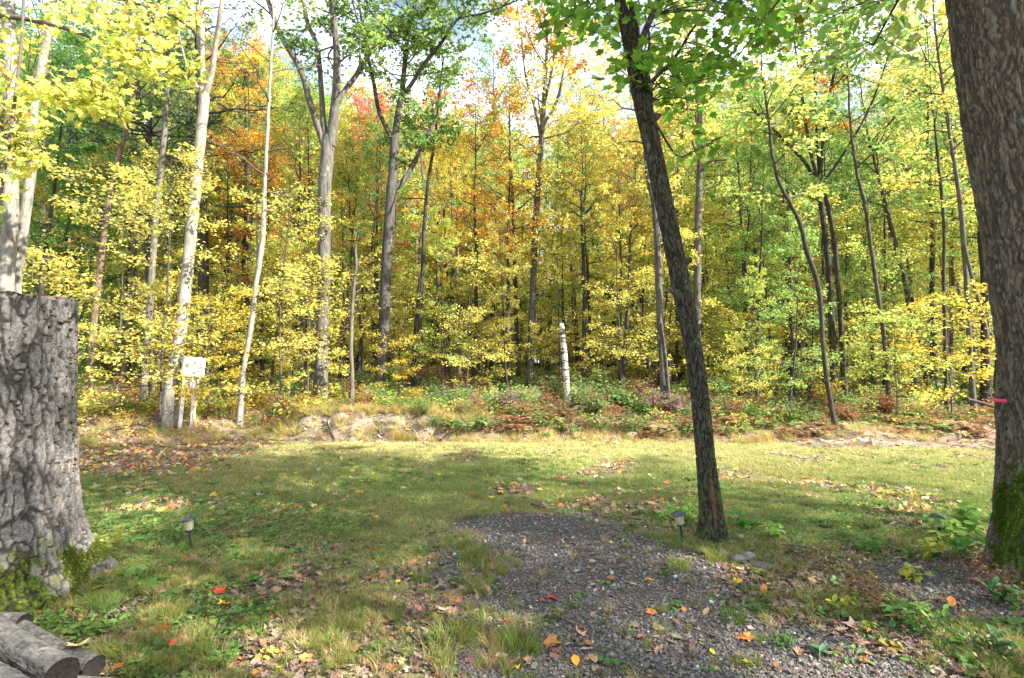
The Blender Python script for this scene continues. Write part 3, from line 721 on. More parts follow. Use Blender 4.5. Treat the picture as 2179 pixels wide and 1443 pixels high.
# slender dark poles
kk = 0
while kk < 34:
    Y = r.uniform(14.5, 24); px = r.choice([r.uniform(1180, 2090), r.uniform(560, 1180)], p=[.75, .25]); x = (px - 1089.5) / F_PX * Y
    if not free(x, Y, .7): continue
    pr = TALL[[2, 4][kk % 2]]; hgt = EYE + Y * (HOR - top_target(px) - r.normal(60, 50)) * PXM - Hs(x, Y); sz = hgt / pr[3]; cc = tall_colour(r, px)
    place_proto(pr, "slender_tree", "tree", x, Y, min(sz, 1.0) * .62, sz, r.uniform(0, 6.28), cc, f"thin {CN[cc]} tree {zone(px, Y)}", "slender trees in the woods", (r.normal(0, .03), r.normal(0, .06))); kk += 1
# understory
cnt = 0; tries = 0; placed2 = []
while cnt < 245 and tries < 20000:
    tries += 1
    Y = 13.2 + 24 * r.random() ** 1.1; px = r.uniform(-120, 2300); x = (px - 1089.5) / F_PX * Y
    if 165 < px < 270 and Y < 24: continue
    if px < 700 and Y < 14 and px > 440: continue
    if any((a - x) ** 2 + (b - Y) ** 2 < (.5 + .015 * Y) ** 2 for a, b in placed2): continue
    if any((a - x) ** 2 + (b - Y) ** 2 < .35 for a, b in HERO_SITES): continue
    if any(abs(px - hx / hy * F_PX - 1089.5) < 30 and Y < hy + .3 and hy < 17.5 for hx, hy in HERO_SITES): continue
    placed2.append((x, Y))
    pr = SAP[r.integers(5)]; s = r.uniform(.7, 1.15)
    if Y < 15: s *= .7
    cs = [YEL, YEL, YG, YEL, YEL] if 250 < px < 1500 else [YEL, YG, YG, YEL, LGRN]
    if px < 250: cs = [YEL, LGRN, GRN, YG]
    cc = cs[r.integers(len(cs))]
    place_proto(pr, "sapling", "sapling", x, Y, s, s * r.uniform(.9, 1.15), r.uniform(0, 6.28), tuple(np.array(cc) * r.uniform(.85, 1.12)),
                f"{'small' if s * pr[3] < 3.2 else ('tall' if s * pr[3] > 5 else 'middling')} {CN[cc]} sapling {zone(px, Y)}", "saplings in the understory", (r.normal(0, .06), r.normal(0, .06)))
    cnt += 1
# nearer saplings the photo shows one by one
for px, Y, h_, cc, lab in [(345, 11.3, 5.4, YEL, "thin dark-stemmed sapling with golden sprays crossing the white forked trunk"),
                           (250, 12.2, 4.6, YEL, "bright yellow sapling with level sprays left of the white forked trunk"),
                           (60, 10.2, 3.6, YEL, "yellow beech sapling whose sprays show just above the stump"),
                           (445, 12.0, 2.6, GOLD, "low golden sapling beside the utility box"),
                           (600, 12.9, 4.6, YEL, "broad yellow sapling between the slender pale trunk and the three-limbed oak"),
                           (655, 13.3, 3.6, YEL, "small yellow sapling touching the three-limbed oak's left side"),
                           (845, 14.0, 1.6, GOLD, "low yellow bush at the foot of the spreading oak"),
                           (1905, 12.9, 2.7, YG, "small yellow-green sapling in front of the dirt mound's trees"),
                           (2020, 13.0, 3.0, GOLD, "low golden sapling left of the big furrowed trunk")]:
    x = (px - 1089.5) / F_PX * Y; pr = SAP[{5.4: 2, 4.6: 0, 3.6: 1}.get(h_, 3)]
    t = place_proto(pr, "sapling", "sapling", x, Y, h_ / pr[3], h_ / pr[3], r.uniform(0, 6), cc, lab, "saplings in the understory")

# trees outside the frame whose crowns shade the clearing (they stand right and behind of the camera)
for i, (x, y, s, k, cc) in enumerate([(9.0, 1.4, .85, 0, LGRN), (7.0, .2, .95, 3, LGRN), (11.5, 2.6, 1.0, 1, YG), (9.0, -2.0, .95, 3, LGRN), (13.5, -.6, 1.05, 1, YEL), (5.5, -3.8, .9, 2, LGRN), (16.5, .2, 1.1, 5, YG),
                                      (1.5, -6.5, 1., 3, LGRN), (19, -4.5, 1.1, 1, LGRN), (11.5, -6.0, 1.0, 0, GRN)]):
    place_proto(TALL[k], "clearing_tree", "tree", x, y, s, s, i * 1.3, cc, "leafy tree outside the picture that shades the near lawn", "trees around the camera side of the clearing")

# ------------------------------------------------------------------ near trees with real bark relief
def relief_trunk(name, path, rad, mat, nth, nz, mode, parent, moss=None, top_cut=None, z0=0., amp=1., seed=0.):
    "one dense surface; the furrows are displaced geometry"
    n = len(path); d = np.concatenate([[0], np.cumsum(np.linalg.norm(np.diff(path, axis=0), axis=1))])
    v = np.linspace(0, d[-1], nz)
    ax = np.stack([np.interp(v, d, path[:, i]) for i in range(3)], 1); rr = np.interp(v, d, rad)
    th = np.linspace(0, 2 * pi, nth, endpoint=False)
    TH, VV = np.meshgrid(th, v); RR = np.broadcast_to(rr[:, None], TH.shape)
    ct, st_ = np.cos(TH), np.sin(TH)
    q = np.stack([ct * RR, st_ * RR, VV], -1).reshape(-1, 3) + seed
    wq = q + .02 * np.stack([noise3(q * 9), noise3(q * 9 + 31), 2 * noise3(q * 6 + 77)], 1)
    big = q + .035 * np.stack([noise3(q * [8, 8, 5]), noise3(q * [8, 8, 5] + 31), 0 * q[:, 0]], 1) + .012 * np.stack([noise3(q * 30), noise3(q * 30 + 31), 3 * noise3(q * 14 + 77)], 1)
    if mode == 'fine': big = big * 1.9; wq = wq * 1.7
    if mode in ('plates', 'fine'):
        f1, e, cid = voro(big * np.array([20, 20, 3.2])); f1b, eb, cb = voro(wq * np.array([30, 30, 17]) + 5); f1c, ec, cc_ = voro(wq * np.array([75, 75, 50]) + 9)
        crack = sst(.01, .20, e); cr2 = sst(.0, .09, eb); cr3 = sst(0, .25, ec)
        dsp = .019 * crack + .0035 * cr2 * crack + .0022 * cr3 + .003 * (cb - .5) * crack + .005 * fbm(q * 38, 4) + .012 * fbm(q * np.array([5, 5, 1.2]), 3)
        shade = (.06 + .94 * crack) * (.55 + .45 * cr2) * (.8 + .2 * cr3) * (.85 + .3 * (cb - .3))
    else:
        f1, e, cid = voro(big * np.array([34, 34, 2.0])); f1b, eb, cb = voro(wq * np.array([55, 55, 7]) + 5); f1c, ec, cc_ = voro(wq * np.array([95, 95, 30]) + 9)
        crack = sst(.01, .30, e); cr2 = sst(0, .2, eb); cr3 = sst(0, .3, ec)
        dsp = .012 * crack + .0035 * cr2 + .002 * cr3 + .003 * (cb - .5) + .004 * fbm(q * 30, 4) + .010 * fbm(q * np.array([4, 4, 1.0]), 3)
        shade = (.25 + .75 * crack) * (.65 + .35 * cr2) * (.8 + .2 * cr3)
    mo = np.zeros(len(q))
    if moss is not None:
        mo = moss(q - seed, TH.ravel(), VV.ravel())
        dsp = dsp * (1 - .5 * mo) + mo * (.007 + .010 * fbm(q * 60, 3))
    # buttress roots near the ground
    hh = (ax[:, 2] + z0)[:, None]
    but = np.exp(-np.maximum(hh, 0) / .22) * (.5 + .5 * np.sin(TH * 5 + 1.3 * seed + .6 * np.sin(TH * 2))) * (.38 if amp < .8 else .18) * RR
    R2 = RR + amp * dsp.reshape(TH.shape) + but
    tg = np.gradient(ax, axis=0); tg /= np.linalg.norm(tg, axis=1, keepdims=True)
    a = np.cross(np.array([0, 1., 0]), tg); a /= np.linalg.norm(a, axis=1, keepdims=True); b = np.cross(tg, a)
    X = ax[:, None] + R2[..., None] * (a[:, None] * ct[..., None] + b[:, None] * st_[..., None])
    if top_cut is not None:
        X[-1, :, 2] += 0
        lim = top_cut(X[..., 0], X[..., 1]); X[..., 2] = np.minimum(X[..., 2], lim)
    m_ = MB(); i, j = np.meshgrid(np.arange(nz - 1), np.arange(nth), indexing='ij'); j2 = (j + 1) % nth
    F = np.stack([i * nth + j, i * nth + j2, (i + 1) * nth + j2, (i + 1) * nth + j], -1).reshape(-1, 4)
    m_.add(X.reshape(-1, 3), F, np.stack([shade, mo, mo * 0], 1))
    return ob("trunk", m_.mesh(name, True, [mat]), parent), X

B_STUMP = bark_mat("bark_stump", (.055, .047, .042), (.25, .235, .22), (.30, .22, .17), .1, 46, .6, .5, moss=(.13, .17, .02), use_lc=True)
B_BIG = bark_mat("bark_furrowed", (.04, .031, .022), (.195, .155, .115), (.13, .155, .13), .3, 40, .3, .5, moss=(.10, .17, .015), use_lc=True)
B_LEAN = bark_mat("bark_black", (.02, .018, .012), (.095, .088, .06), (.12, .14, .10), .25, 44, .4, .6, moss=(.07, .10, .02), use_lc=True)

# --- the tall stump
SX = P(-14, 900, 3.9)[0]; SR = .445
sz0 = Hs(SX, 3.9)
stump = empty("tree_stump", (SX, 3.9, sz0), "huge rough-barked stump cut at head height, moss at its foot, left picture edge", "stump")
hh = np.linspace(-.15, 2.0, 24); rad = SR * (1 + .34 * np.exp(-np.maximum(hh, 0) / .26) + .03 * (1 - hh / 2))
pth = np.stack([.0 * hh - .02 * hh, .0 * hh, hh], 1)
def moss_stump(q, th, v):
    h_ = v - .15; ang = np.cos(th - radians(-22))
    return sst(.0, .30, fbm(q * 7, 4) * .6 + (.36 - h_) * 1.1 + .55 * ang - .58) * sst(.5, .25, h_)
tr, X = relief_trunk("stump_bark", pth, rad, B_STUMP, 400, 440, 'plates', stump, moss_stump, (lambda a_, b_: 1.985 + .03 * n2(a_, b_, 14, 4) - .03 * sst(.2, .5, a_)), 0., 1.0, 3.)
# sawn top, a little dished
mt = MB(); rim = X[-1]; c0 = rim.mean(0); rings = [rim]
for k in (.96, .8, .5, .2): rings.append(c0 + (rim - c0) * k + np.array([0, 0, .004]) + rng.normal(0, .003, rim.shape))
V = np.concatenate(rings + [c0[None]]); nr_ = len(rim)
Fs = [[a * nr_ + j, a * nr_ + (j + 1) % nr_, (a + 1) * nr_ + (j + 1) % nr_, (a + 1) * nr_ + j] for a in range(4) for j in range(nr_)]
mt.add(V, Fs); mt.F.append(np.array([[4 * nr_ + j, 4 * nr_ + (j + 1) % nr_, 5 * nr_] for j in range(nr_)]))
ob("sawn_top", mt.mesh("sawn_top", True, [plain_mat("weathered_wood", (.20, .13, .08), .9, .4, 18, bump=.5)]), stump)
# bracket fungi on the right flank
m_ = MB(); K = 9; a = np.linspace(-1.45, 1.45, K)
top = np.stack([np.cos(a) * 1., np.sin(a) * 1.1, .05 - .12 * np.cos(a)], 1)
low = np.stack([np.cos(a) * .9, np.sin(a) * 1.0, -.12 - .16 * np.cos(a)], 1)
V = np.concatenate([top, low, [[-.3, 0, .22], [-.3, 0, -.3]]])
m_.add(V, [[i, i + 1, i + 1 + K, i + K] for i in range(K - 1)], (1, 1, 1)); m_.F.append(np.array([[i + 1, i, 2 * K] for i in range(K - 1)] + [[i + K, i + K + 1, 2 * K + 1] for i in range(K - 1)]))
M_FUN = plain_mat("bracket_fungus", (.11, .078, .052), .8, .5, 60)
ME_FUN = m_.mesh("bracket_fungus", True, [M_FUN])
rf = np.random.default_rng(8); kf = 0
nzs, nth_ = X.shape[:2]
while kf < 130:
    h_ = rf.uniform(.55, 1.9); ang = radians(rf.normal(20, 11)) if rf.random() < .82 else radians(rf.normal(-6, 5))
    if ang < radians(-4): h_ = rf.uniform(1.66, 1.92)
    i = int(min(1, (h_ + .15) / 2.15) * (nzs - 1)); j = int((ang % (2 * pi)) / (2 * pi) * nth_) % nth_
    p_ = X[i, j]; s = rf.uniform(.010, .021)
    ob("bracket_fungus", ME_FUN, stump, loc=tuple(p_), rot=(rf.normal(0, .2), rf.normal(0, .2), ang + rf.normal(0, .3)), scl=(s, s * rf.uniform(.9, 1.5), s)); kf += 1
# moss cushion at the foot: fine fuzz
def fuzz(parent, X, sel, n, name, col, size=.012, seed=1):
    r_ = np.random.default_rng(seed); idx = np.argwhere(sel); pk = idx[r_.integers(len(idx), size=n)]
    pos = X[pk[:, 0], pk[:, 1]] + r_.normal(0, .006, (n, 3)); cen = X[pk[:, 0]].mean(1); out = pos - cen; out /= np.linalg.norm(out, axis=1, keepdims=True)
    m_ = MB(); put_leaves(m_, L_QUAD, pos, np.cross(out, r_.normal(0, 1, (n, 3))), out + np.array([0, 0, .5]) + r_.normal(0, .6, (n, 3)), size * r_.uniform(.7, 1.6, n), leaf_cols(r_, n))
    ob(name, m_.mesh(name, False, [M_LEAF]), parent, color=col, kind="stuff")
q_ = X.reshape(-1, 3)
lcst = np.zeros(tr.data.attributes["lc"].data.__len__() * 4, np.float32); tr.data.attributes["lc"].data.foreach_get("color", lcst)
mo = lcst.reshape(-1, 4)[:, 1].reshape(X.shape[:2])
fuzz(stump, X, mo > .55, 20000, "moss", (.12, .145, .02), .009, 2)

# --- big furrowed tree at the right
bx, by_ = P(2225, 1200, 4.0)[:2]; bz = Hs(bx, by_)
big = empty("furrowed_tree", (bx, by_, bz), "big furrowed brown trunk filling the right picture edge, mossy at its foot", "tree")
base = np.array([bx, by_, bz])
tp = np.array([[2222, 1240, 100], [2224, 1100, 93], [2228, 950, 86], [2212, 800, 84], [2190, 650, 83], [2166, 500, 82], [2128, 300, 80], [2098, 120, 78], [2082, 0, 76], [2040, -300, 70], [2000, -700, 55], [1975, -1100, 30]], float)
pp = np.array([P(x + 22, y, 4.0) for x, y, w in tp]) - base; pp[0, 2] = -.15
S = smooth_path(np.concatenate([pp, (tp[:, 2:] * .90 * 4.0 * PXM)], 1), 60)
def moss_big(q, th, v):
    ang = np.cos(th - radians(205)); return sst(.05, .35, fbm(q * 6, 5) * 1.3 + (.65 - v) * .5 + .4 * ang - .28) * sst(1.4, .8, v)
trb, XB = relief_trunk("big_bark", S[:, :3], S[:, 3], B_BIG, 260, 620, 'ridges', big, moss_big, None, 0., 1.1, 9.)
# second stem at its left side
tp = np.array([[2158, 1235, 66], [2160, 1150, 58], [2163, 1050, 52], [2165, 950, 50], [2164, 850, 50], [2168, 760, 48], [2180, 660, 40]], float)
pp = np.array([P(x + 16, y, 4.12) for x, y, w in tp]) - base; pp[0, 2] = -.15
S2 = smooth_path(np.concatenate([pp, (tp[:, 2:] * .86 * 4.1 * PXM)], 1), 40)
def moss_2(q, th, v):
    return sst(.18, .46, fbm(q * 6, 5) * 1.6 + (.95 - v) * .45 - .05)
trm, XM = relief_trunk("mossy_stem_bark", S2[:, :3], S2[:, 3], B_BIG, 200, 260, 'ridges', big, moss_2, None, 0., 1.1, 21.)
trm.name = "mossy_stem"; trm["label"] = "shorter stem grown with green moss at the left of the big trunk"
for t_, X_, nn in ((trb, XB, 9000), (trm, XM, 20000)):
    b_ = np.zeros(len(t_.data.attributes["lc"].data) * 4, np.float32); t_.data.attributes["lc"].data.foreach_get("color", b_)
    mo = b_.reshape(-1, 4)[:, 1].reshape(X_.shape[:2]); fuzz(big, X_, (mo > .55), nn, "moss", (.10, .155, .02), .011, 4)
r = np.random.default_rng(41)
(bp_, brd), (sp_, srd), (lp, ld) = crown(r, S[:, :3], S[:, 3], .52, 26, 3.6, 14, 18, (10, 50), .6)
m2 = MB(); tubes(m2, bp_, brd, 6); tubes(m2, sp_, srd, 3); ob("branches", m2.mesh("branches", True, [B_TWIGD]), big, kind="stuff")
ob("crown", leaves_mesh("leaves", r, lp, ld, .13, L_OVAL, M_LEAF), big, color=LGRN, kind="stuff")
# pink ribbon round the mossy stem
iz = int(np.argmin(np.abs(XM[:, 0, 2] + base[2] - P(2125, 845, 4.1)[2]))); ring = XM[iz]; c0 = ring.mean(0)
m_ = MB(); V = []; nR = 48
for j in range(nR):
    q = ring[int(j * XM.shape[1] / nR)]; o = (q - c0); o[2] = 0; rr = max(np.linalg.norm(o), np.linalg.norm((XM[iz + 3, int(j * XM.shape[1] / nR)] - c0)[:2]))
    o = o / np.linalg.norm(o); e = c0 + o * (rr + .012); zz = .04 * o[0]
    V += [e + [0, 0, zz - .013], e + [0, 0, zz + .013]]
m_.add(np.array(V), [[2 * j, 2 * ((j + 1) % nR), 2 * ((j + 1) % nR) + 1, 2 * j + 1] for j in range(nR)])
rb = ob("ribbon", m_.mesh("ribbon", True, [plain_mat("pink_tape", (.85, .05, .16), .35, .1, 20)]), loc=tuple(base)); tag(rb, "bright pink marking ribbon tied round the mossy stem at the right", "ribbon")
so = rb.modifiers.new("thick", 'SOLIDIFY'); so.thickness = .002

# --- leaning black tree in front
lx, ly = G0(1518, 1152); lz = Hs(lx, ly); base = np.array([lx, ly, lz])
lean = empty("leaning_maple", base, "dark leaning trunk in front of the clearing with large green maple leaves at its top", "tree")
tp = np.array([[1518, 1155, 66], [1516, 1110, 50], [1508, 1030, 43], [1499, 950, 39], [1490, 850, 37], [1475, 740, 37], [1456, 640, 38], [1432, 520, 38], [1410, 420, 37], [1386, 300, 37], [1366, 210, 38], [1346, 100, 38], [1326, 0, 36], [1290, -160, 28], [1250, -380, 18], [1230, -600, 6]], float)
pp = np.array([P(x, y, ly) for x, y, w in tp]) - base; pp[0, 2] = -.12
S = smooth_path(np.concatenate([pp, (tp[:, 2:] * .44 * ly * PXM)], 1), 80)
def moss_l(q, th, v):
    return sst(.12, .40, fbm(q * 8, 4) * .8 + (.7 - v) * .25 + .12) * .75
trl, XL = relief_trunk("lean_bark", S[:, :3], S[:, 3], B_LEAN, 180, 760, 'fine', lean, moss_l, None, 0., .55, 5.)
def px_path(lst, base, n=14):
    q = np.array([[*(P(x, y, Y) - base), w * .5 * Y * PXM] for x, y, w, Y in lst]); return smooth_path(q, n)
limbsL = [px_path([(1352, 120, 18, ly), (1372, 70, 15, ly + .1), (1400, 0, 13, ly + .2), (1440, -110, 9, ly + .4), (1500, -260, 5, ly + .6)], base),
          px_path([(1385, 215, 13, ly), (1384, 180, 10, ly + .2), (1402, 158, 9, ly + .4), (1440, 118, 7, ly + .6), (1475, 60, 6, ly + .8), (1540, -20, 4, ly + .9)], base),
          px_path([(1384, 200, 7, ly), (1378, 130, 6, ly + .3), (1382, 80, 5, ly + .4), (1370, 20, 3, ly + .5)], base),
          px_path([(1388, 250, 6, ly), (1440, 330, 4, ly + .4), (1480, 320, 3, ly + .6), (1530, 300, 2, ly + .7)], base)]
m_ = MB()
for q in limbsL: tubes(m_, q[:, :3], q[:, 3], 9)
ob("limbs", m_.mesh("limbs", True, [B_DARK]), lean)
# leaf sprays: twig ends where the photograph shows them
r = np.random.default_rng(9)
def spray_boxes(boxes, base, roots, r, leafs, tpl, per=9, twr=.0035):
    wood = MB(); LP, LD = [], []
    for (x0, y0, x1, y1, Ya, Yb, n, ri) in boxes:
        ax = roots[ri]
        for _ in range(n):
            Y = r.uniform(Ya, Yb); e = P(r.uniform(x0, x1), r.uniform(y0, y1), Y) - base
            s0 = ax[np.argmin(((ax[:, :3] - e) ** 2 * [1, 1, .6]).sum(1) + r.random(len(ax)) * .3), :3]
            t = np.linspace(0, 1, 6)[:, None]; mid = s0 + (e - s0) * t; mid[:, 2] += .18 * np.sin(pi * t[:, 0]) * np.linalg.norm(e - s0) * .5
            mid += r.normal(0, .015, mid.shape) * t
            tubes(wood, mid, np.linspace(.007, .002, 6), 4)
            d = e - s0; L = .38; d = d / (np.linalg.norm(d) + 1e-6)
            for k in range(per):
                u = r.uniform(-.9, .25); sd = r.normal(0, .13)
                pr_ = np.cross(d, [0, 0, 1.]); q = e + d * u * L + pr_ * sd + [0, 0, r.normal(0, .05) - .03]
                LP.append(q); LD.append(d * .5 + pr_ * np.sign(sd) * .7 + [0, 0, -.5] + r.normal(0, .3, 3))
    return wood, np.array(LP), np.array(LD)
# boxes: px0, py0, px1, py1, depth range, sprays, limb
wood, lp, ld = spray_boxes([(1130, -20, 1330, 75, 4.4, 5.4, 20, 0), (1280, 110, 1350, 165, 4.6, 5.0, 7, 0), (1420, -30, 1700, 120, 4.6, 6.2, 36, 0), (1480, 90, 1650, 210, 4.8, 6.0, 18, 1), (1400, 120, 1520, 300, 4.9, 6.0, 15, 1),
                            (1600, -30, 1780, 60, 5.0, 6.2, 10, 0), (1130, -400, 1800, -60, 4.2, 6.5, 50, 0), (1440, 280, 1560, 330, 5.4, 5.8, 5, 3)], base, [np.vstack([limbsL[0], S[50:]]), limbsL[1], limbsL[2], limbsL[3]], r, .1, L_MAPLE)
ob("twigs", wood.mesh("twigs", True, [B_TWIGD]), lean, kind="stuff")
ob("crown", leaves_mesh("leaves", r, lp, ld, .105, L_MAPLE, M_LEAF, .55, .8), lean, color=(.22, .40, .05), kind="stuff")
# bare scar on the bark low down
pc = P(1508, 1050, ly) - base
m_ = MB(); K = 12; a = np.arange(K) * 2 * pi / K
i0 = int(np.argmin(np.abs(XL[:, 0, 2] - pc[2])))
V = []; jj0 = int(np.argmin(XL[i0, :, 1])); 
for ii_ in range(-24, 25, 4):
    for s_j in (-1, 1):
        w_ = int(round(5 * math.sqrt(max(0, 1 - (ii_ / 25) ** 2)) * .8 + 1))
        q = XL[i0 + ii_, (jj0 + s_j * w_) % XL.shape[1]]; V.append(q + np.array([0, -.004, 0]))
nn = len(V) // 2
m_.add(np.array(V), [[2 * i, 2 * i + 1, 2 * i + 3, 2 * i + 2] for i in range(nn - 1)])
for px_, py_, sx_, ln_ in [(1394, 255, 1, .06), (1366, 300, -1, .04), (1438, 560, 1, .05), (1441, 628, -1, .07), (1484, 700, 1, .035), (1470, 860, -1, .03)]:
    q0 = P(px_, py_, ly) - base; i_ = int(np.argmin(np.abs(XL[:, 0, 2] - q0[2]))); c_ = XL[i_].mean(0); r_s = abs(XL[i_, 0, 0] - c_[0])
    d_ = np.array([sx_ * .9, -.35, .35]); q1 = c_ + d_ * r_s * .6
    mk = MB(); tubes(mk, np.array([q1, c_ + d_ * (r_s + ln_ * .3), c_ + d_ * (r_s + ln_ * .7), c_ + d_ * (r_s + ln_), c_ + d_ * (r_s + ln_ + .002)]), np.array([r_s * .75, .03, .019, .016, .002]), 10)
    ob("branch_stub", mk.mesh("branch_stub", True, [B_DARK]), lean)
sc = ob("bark_scar", m_.mesh("bark_scar", True, [plain_mat("red_wood", (.11, .045, .028), .8, .4, 30)]), lean)

# --- overhanging yellow maple from the left
ymb = np.array([-8.4, 7.2, Hs(-8.4, 7.2)])
ym = empty("yellow_maple", ymb, "maple reaching in from the upper left with large sunlit yellow leaves", "tree")
ax = smooth_path(np.array([[0, 0, -.1, .16], [.1, 0, 3, .13], [.3, .1, 6, .10], [.5, .1, 9, .06], [.6, .2, 11, .02]]), 30)
m_ = MB(); tubes(m_, ax[:, :3], ax[:, 3], 12); ob("trunk", m_.mesh("trunk", True, [B_GREY]), ym)
LB = [px_path([(-300, 60, 24, 7.2), (-60, 30, 14, 7.2), (140, 60, 9, 7.2), (300, 130, 6, 7.1), (400, 170, 3, 7.0)], ymb),
      px_path([(-300, 260, 18, 7.2), (-100, 200, 10, 7.2), (60, 190, 7, 7.1), (180, 205, 5, 7.0), (262, 235, 3, 6.9)], ymb),
      px_path([(-300, -160, 22, 7.2), (0, -80, 12, 7.4), (200, -20, 9, 7.5), (380, 40, 5, 7.4), (450, 110, 3, 7.3)], ymb),
      px_path([(-300, 330, 14, 7.2), (-100, 300, 8, 7.0), (0, 290, 6, 6.8), (90, 330, 3, 6.7)], ymb),
      px_path([(0, 420, 7, 6.6), (22, 280, 7, 6.7), (42, 130, 6, 6.8), (50, 0, 5, 6.9), (52, -200, 3, 7)], ymb)]
m_ = MB()
for q in LB: tubes(m_, q[:, :3], q[:, 3], 7)
ob("limbs", m_.mesh("limbs", True, [B_TWIG]), ym)
wood, lp, ld = spray_boxes([(90, -20, 240, 60, 6.8, 7.6, 18, 2), (170, 20, 300, 110, 6.9, 7.5, 22, 2), (240, 60, 360, 150, 6.9, 7.4, 24, 0), (300, -10, 420, 100, 7.0, 7.6, 18, 2), (330, 110, 440, 175, 6.9, 7.3, 20, 0),
                            (60, 165, 190, 215, 6.7, 7.2, 26, 1), (150, 185, 270, 245, 6.7, 7.1, 26, 1), (-20, 150, 70, 300, 6.5, 7.2, 26, 3), (0, 240, 120, 340, 6.5, 6.9, 18, 3), (0, 20, 120, 160, 6.8, 7.3, 12, 1), (180, 130, 240, 190, 6.8, 7.1, 10, 1), (-20, 340, 50, 420, 6.5, 6.8, 8, 3)],
                           ymb, LB, r, .1, L_MAPLE, 9)
ob("twigs", wood.mesh("twigs", True, [B_TWIG]), ym, kind="stuff")
ob("crown", leaves_mesh("leaves", r, lp, ld, .10, L_MAPLE, M_LEAF, .55, .7), ym, color=(.70, .70, .17), kind="stuff")

exec_details = True

# ------------------------------------------------------------------ scatter of uncountable cover
def scatter(name, pts, rot, scl, idx, tint, variants, label=None):
    "one 'stuff' object: geometry nodes put small meshes on the points"
    col = bpy.data.collections.new(name + "_kinds")
    for i, me in enumerate(variants):
        o = bpy.data.objects.new(f"{name}_kind_{i:02d}", me); col.objects.link(o)
    me = bpy.data.meshes.new(name); n_ = len(pts)
    me.vertices.add(n_); me.vertices.foreach_set("co", pts.astype(np.float32).ravel())
    def attr(nm, ty, data, key):
        a_ = me.attributes.new(nm, ty, 'POINT'); a_.data.foreach_set(key, data.ravel())
    attr("rot", 'FLOAT_VECTOR', rot.astype(np.float32), "vector"); attr("scl", 'FLOAT_VECTOR', scl.astype(np.float32), "vector")
    attr("idx", 'INT', idx.astype(np.int32), "value")
    attr("tint", 'FLOAT_COLOR', np.concatenate([tint, np.ones((n_, 1))], 1).astype(np.float32), "color")
    for m0 in variants[0].materials: me.materials.append(m0)
    o = ob(name, me, kind="stuff")
    ng = bpy.data.node_groups.new(name, 'GeometryNodeTree')
    ng.interface.new_socket("Geometry", in_out='INPUT', socket_type='NodeSocketGeometry')
    ng.interface.new_socket("Geometry", in_out='OUTPUT', socket_type='NodeSocketGeometry')
    nn_ = ng.nodes; ll = ng.links
    gi = nn_.new("NodeGroupInput"); go = nn_.new("NodeGroupOutput")
    ci = nn_.new("GeometryNodeCollectionInfo"); ci.inputs['Collection'].default_value = col
    ci.inputs['Separate Children'].default_value = True; ci.inputs['Reset Children'].default_value = True
    ip = nn_.new("GeometryNodeInstanceOnPoints"); ip.inputs['Pick Instance'].default_value = True
    def na_(nm, ty):
        a_ = nn_.new("GeometryNodeInputNamedAttribute"); a_.data_type = ty; a_.inputs[0].default_value = nm; return a_.outputs[0]
    e2r = nn_.new("FunctionNodeEulerToRotation"); ll.new(na_("rot", 'FLOAT_VECTOR'), e2r.inputs[0])
    ll.new(gi.outputs[0], ip.inputs['Points']); ll.new(ci.outputs[0], ip.inputs['Instance'])
    ll.new(na_("idx", 'INT'), ip.inputs['Instance Index']); ll.new(e2r.outputs[0], ip.inputs['Rotation']); ll.new(na_("scl", 'FLOAT_VECTOR'), ip.inputs['Scale'])
    ll.new(ip.outputs[0], go.inputs[0])
    md = o.modifiers.new("scatter", 'NODES'); md.node_group = ng
    return o

def blade_tuft(seed, nb, h, spread, w, bend, seg=3):
    r_ = np.random.default_rng(seed); m_ = MB()
    a = r_.uniform(0, 2 * pi, nb); rr = spread * np.sqrt(r_.random(nb)); L = h * r_.uniform(.55, 1.15, nb); bd = bend * r_.uniform(.3, 1.3, nb); da = a + r_.normal(0, .9, nb)
    s = np.linspace(0, 1, seg + 1)
    ctr = np.stack([(rr * np.cos(a))[:, None] + np.cos(da)[:, None] * (L * bd)[:, None] * s ** 1.7, (rr * np.sin(a))[:, None] + np.sin(da)[:, None] * (L * bd)[:, None] * s ** 1.7,
                    (L[:, None] * (s - .35 * (bd[:, None]) * s ** 2.2)) - .004], -1)
    wd = w * (1 - s ** 1.6)[None, :] * r_.uniform(.7, 1.2, nb)[:, None] * .5
    fa = r_.uniform(0, pi, nb); sd = np.stack([np.cos(fa), np.sin(fa), 0 * fa], 1)[:, None]
    V = np.stack([ctr - sd * wd[..., None], ctr + sd * wd[..., None]], 2)[:, :, :, :]    # nb, seg+1, 2, 3
    k = (seg + 1) * 2
    F = [[i * 2, i * 2 + 1, i * 2 + 3, i * 2 + 2] for i in range(seg)]
    F = (np.array(F)[None] + (np.arange(nb) * k)[:, None, None]).reshape(-1, 4)
    c = leaf_cols(r_, nb, 1.2); dry = r_.random(nb) < .22; c[dry] = c[dry] * np.array([1.9, 1.35, 1.6])
    m_.add(V.reshape(-1, 3), F, np.repeat(np.clip(c, 0, 3), k, 0))
    return m_
LAWN = [blade_tuft(500 + i, 26, .055, .055, .0045, .8, 2).mesh("lawn_tuft", False, [M_GRASS]) for i in range(6)]
TALLG = [blade_tuft(520 + i, 46, .15, .045, .0042, .75, 4).mesh("tall_tuft", False, [M_GRASS]) for i in range(5)]
def field(n, x0, x1, y0, y1, r_):
    "points spread with a density that falls with distance like the picture does"
    v = r_.random(n); y = y0 * (y1 / y0) ** v
    px = r_.uniform(x0, x1, n); x = (px - 1089.5) / F_PX * y
    return x, y
def rots(n, r_, tilt=.08):
    return np.stack([r_.normal(0, tilt, n), r_.normal(0, tilt, n), r_.uniform(0, 2 * pi, n)], 1)
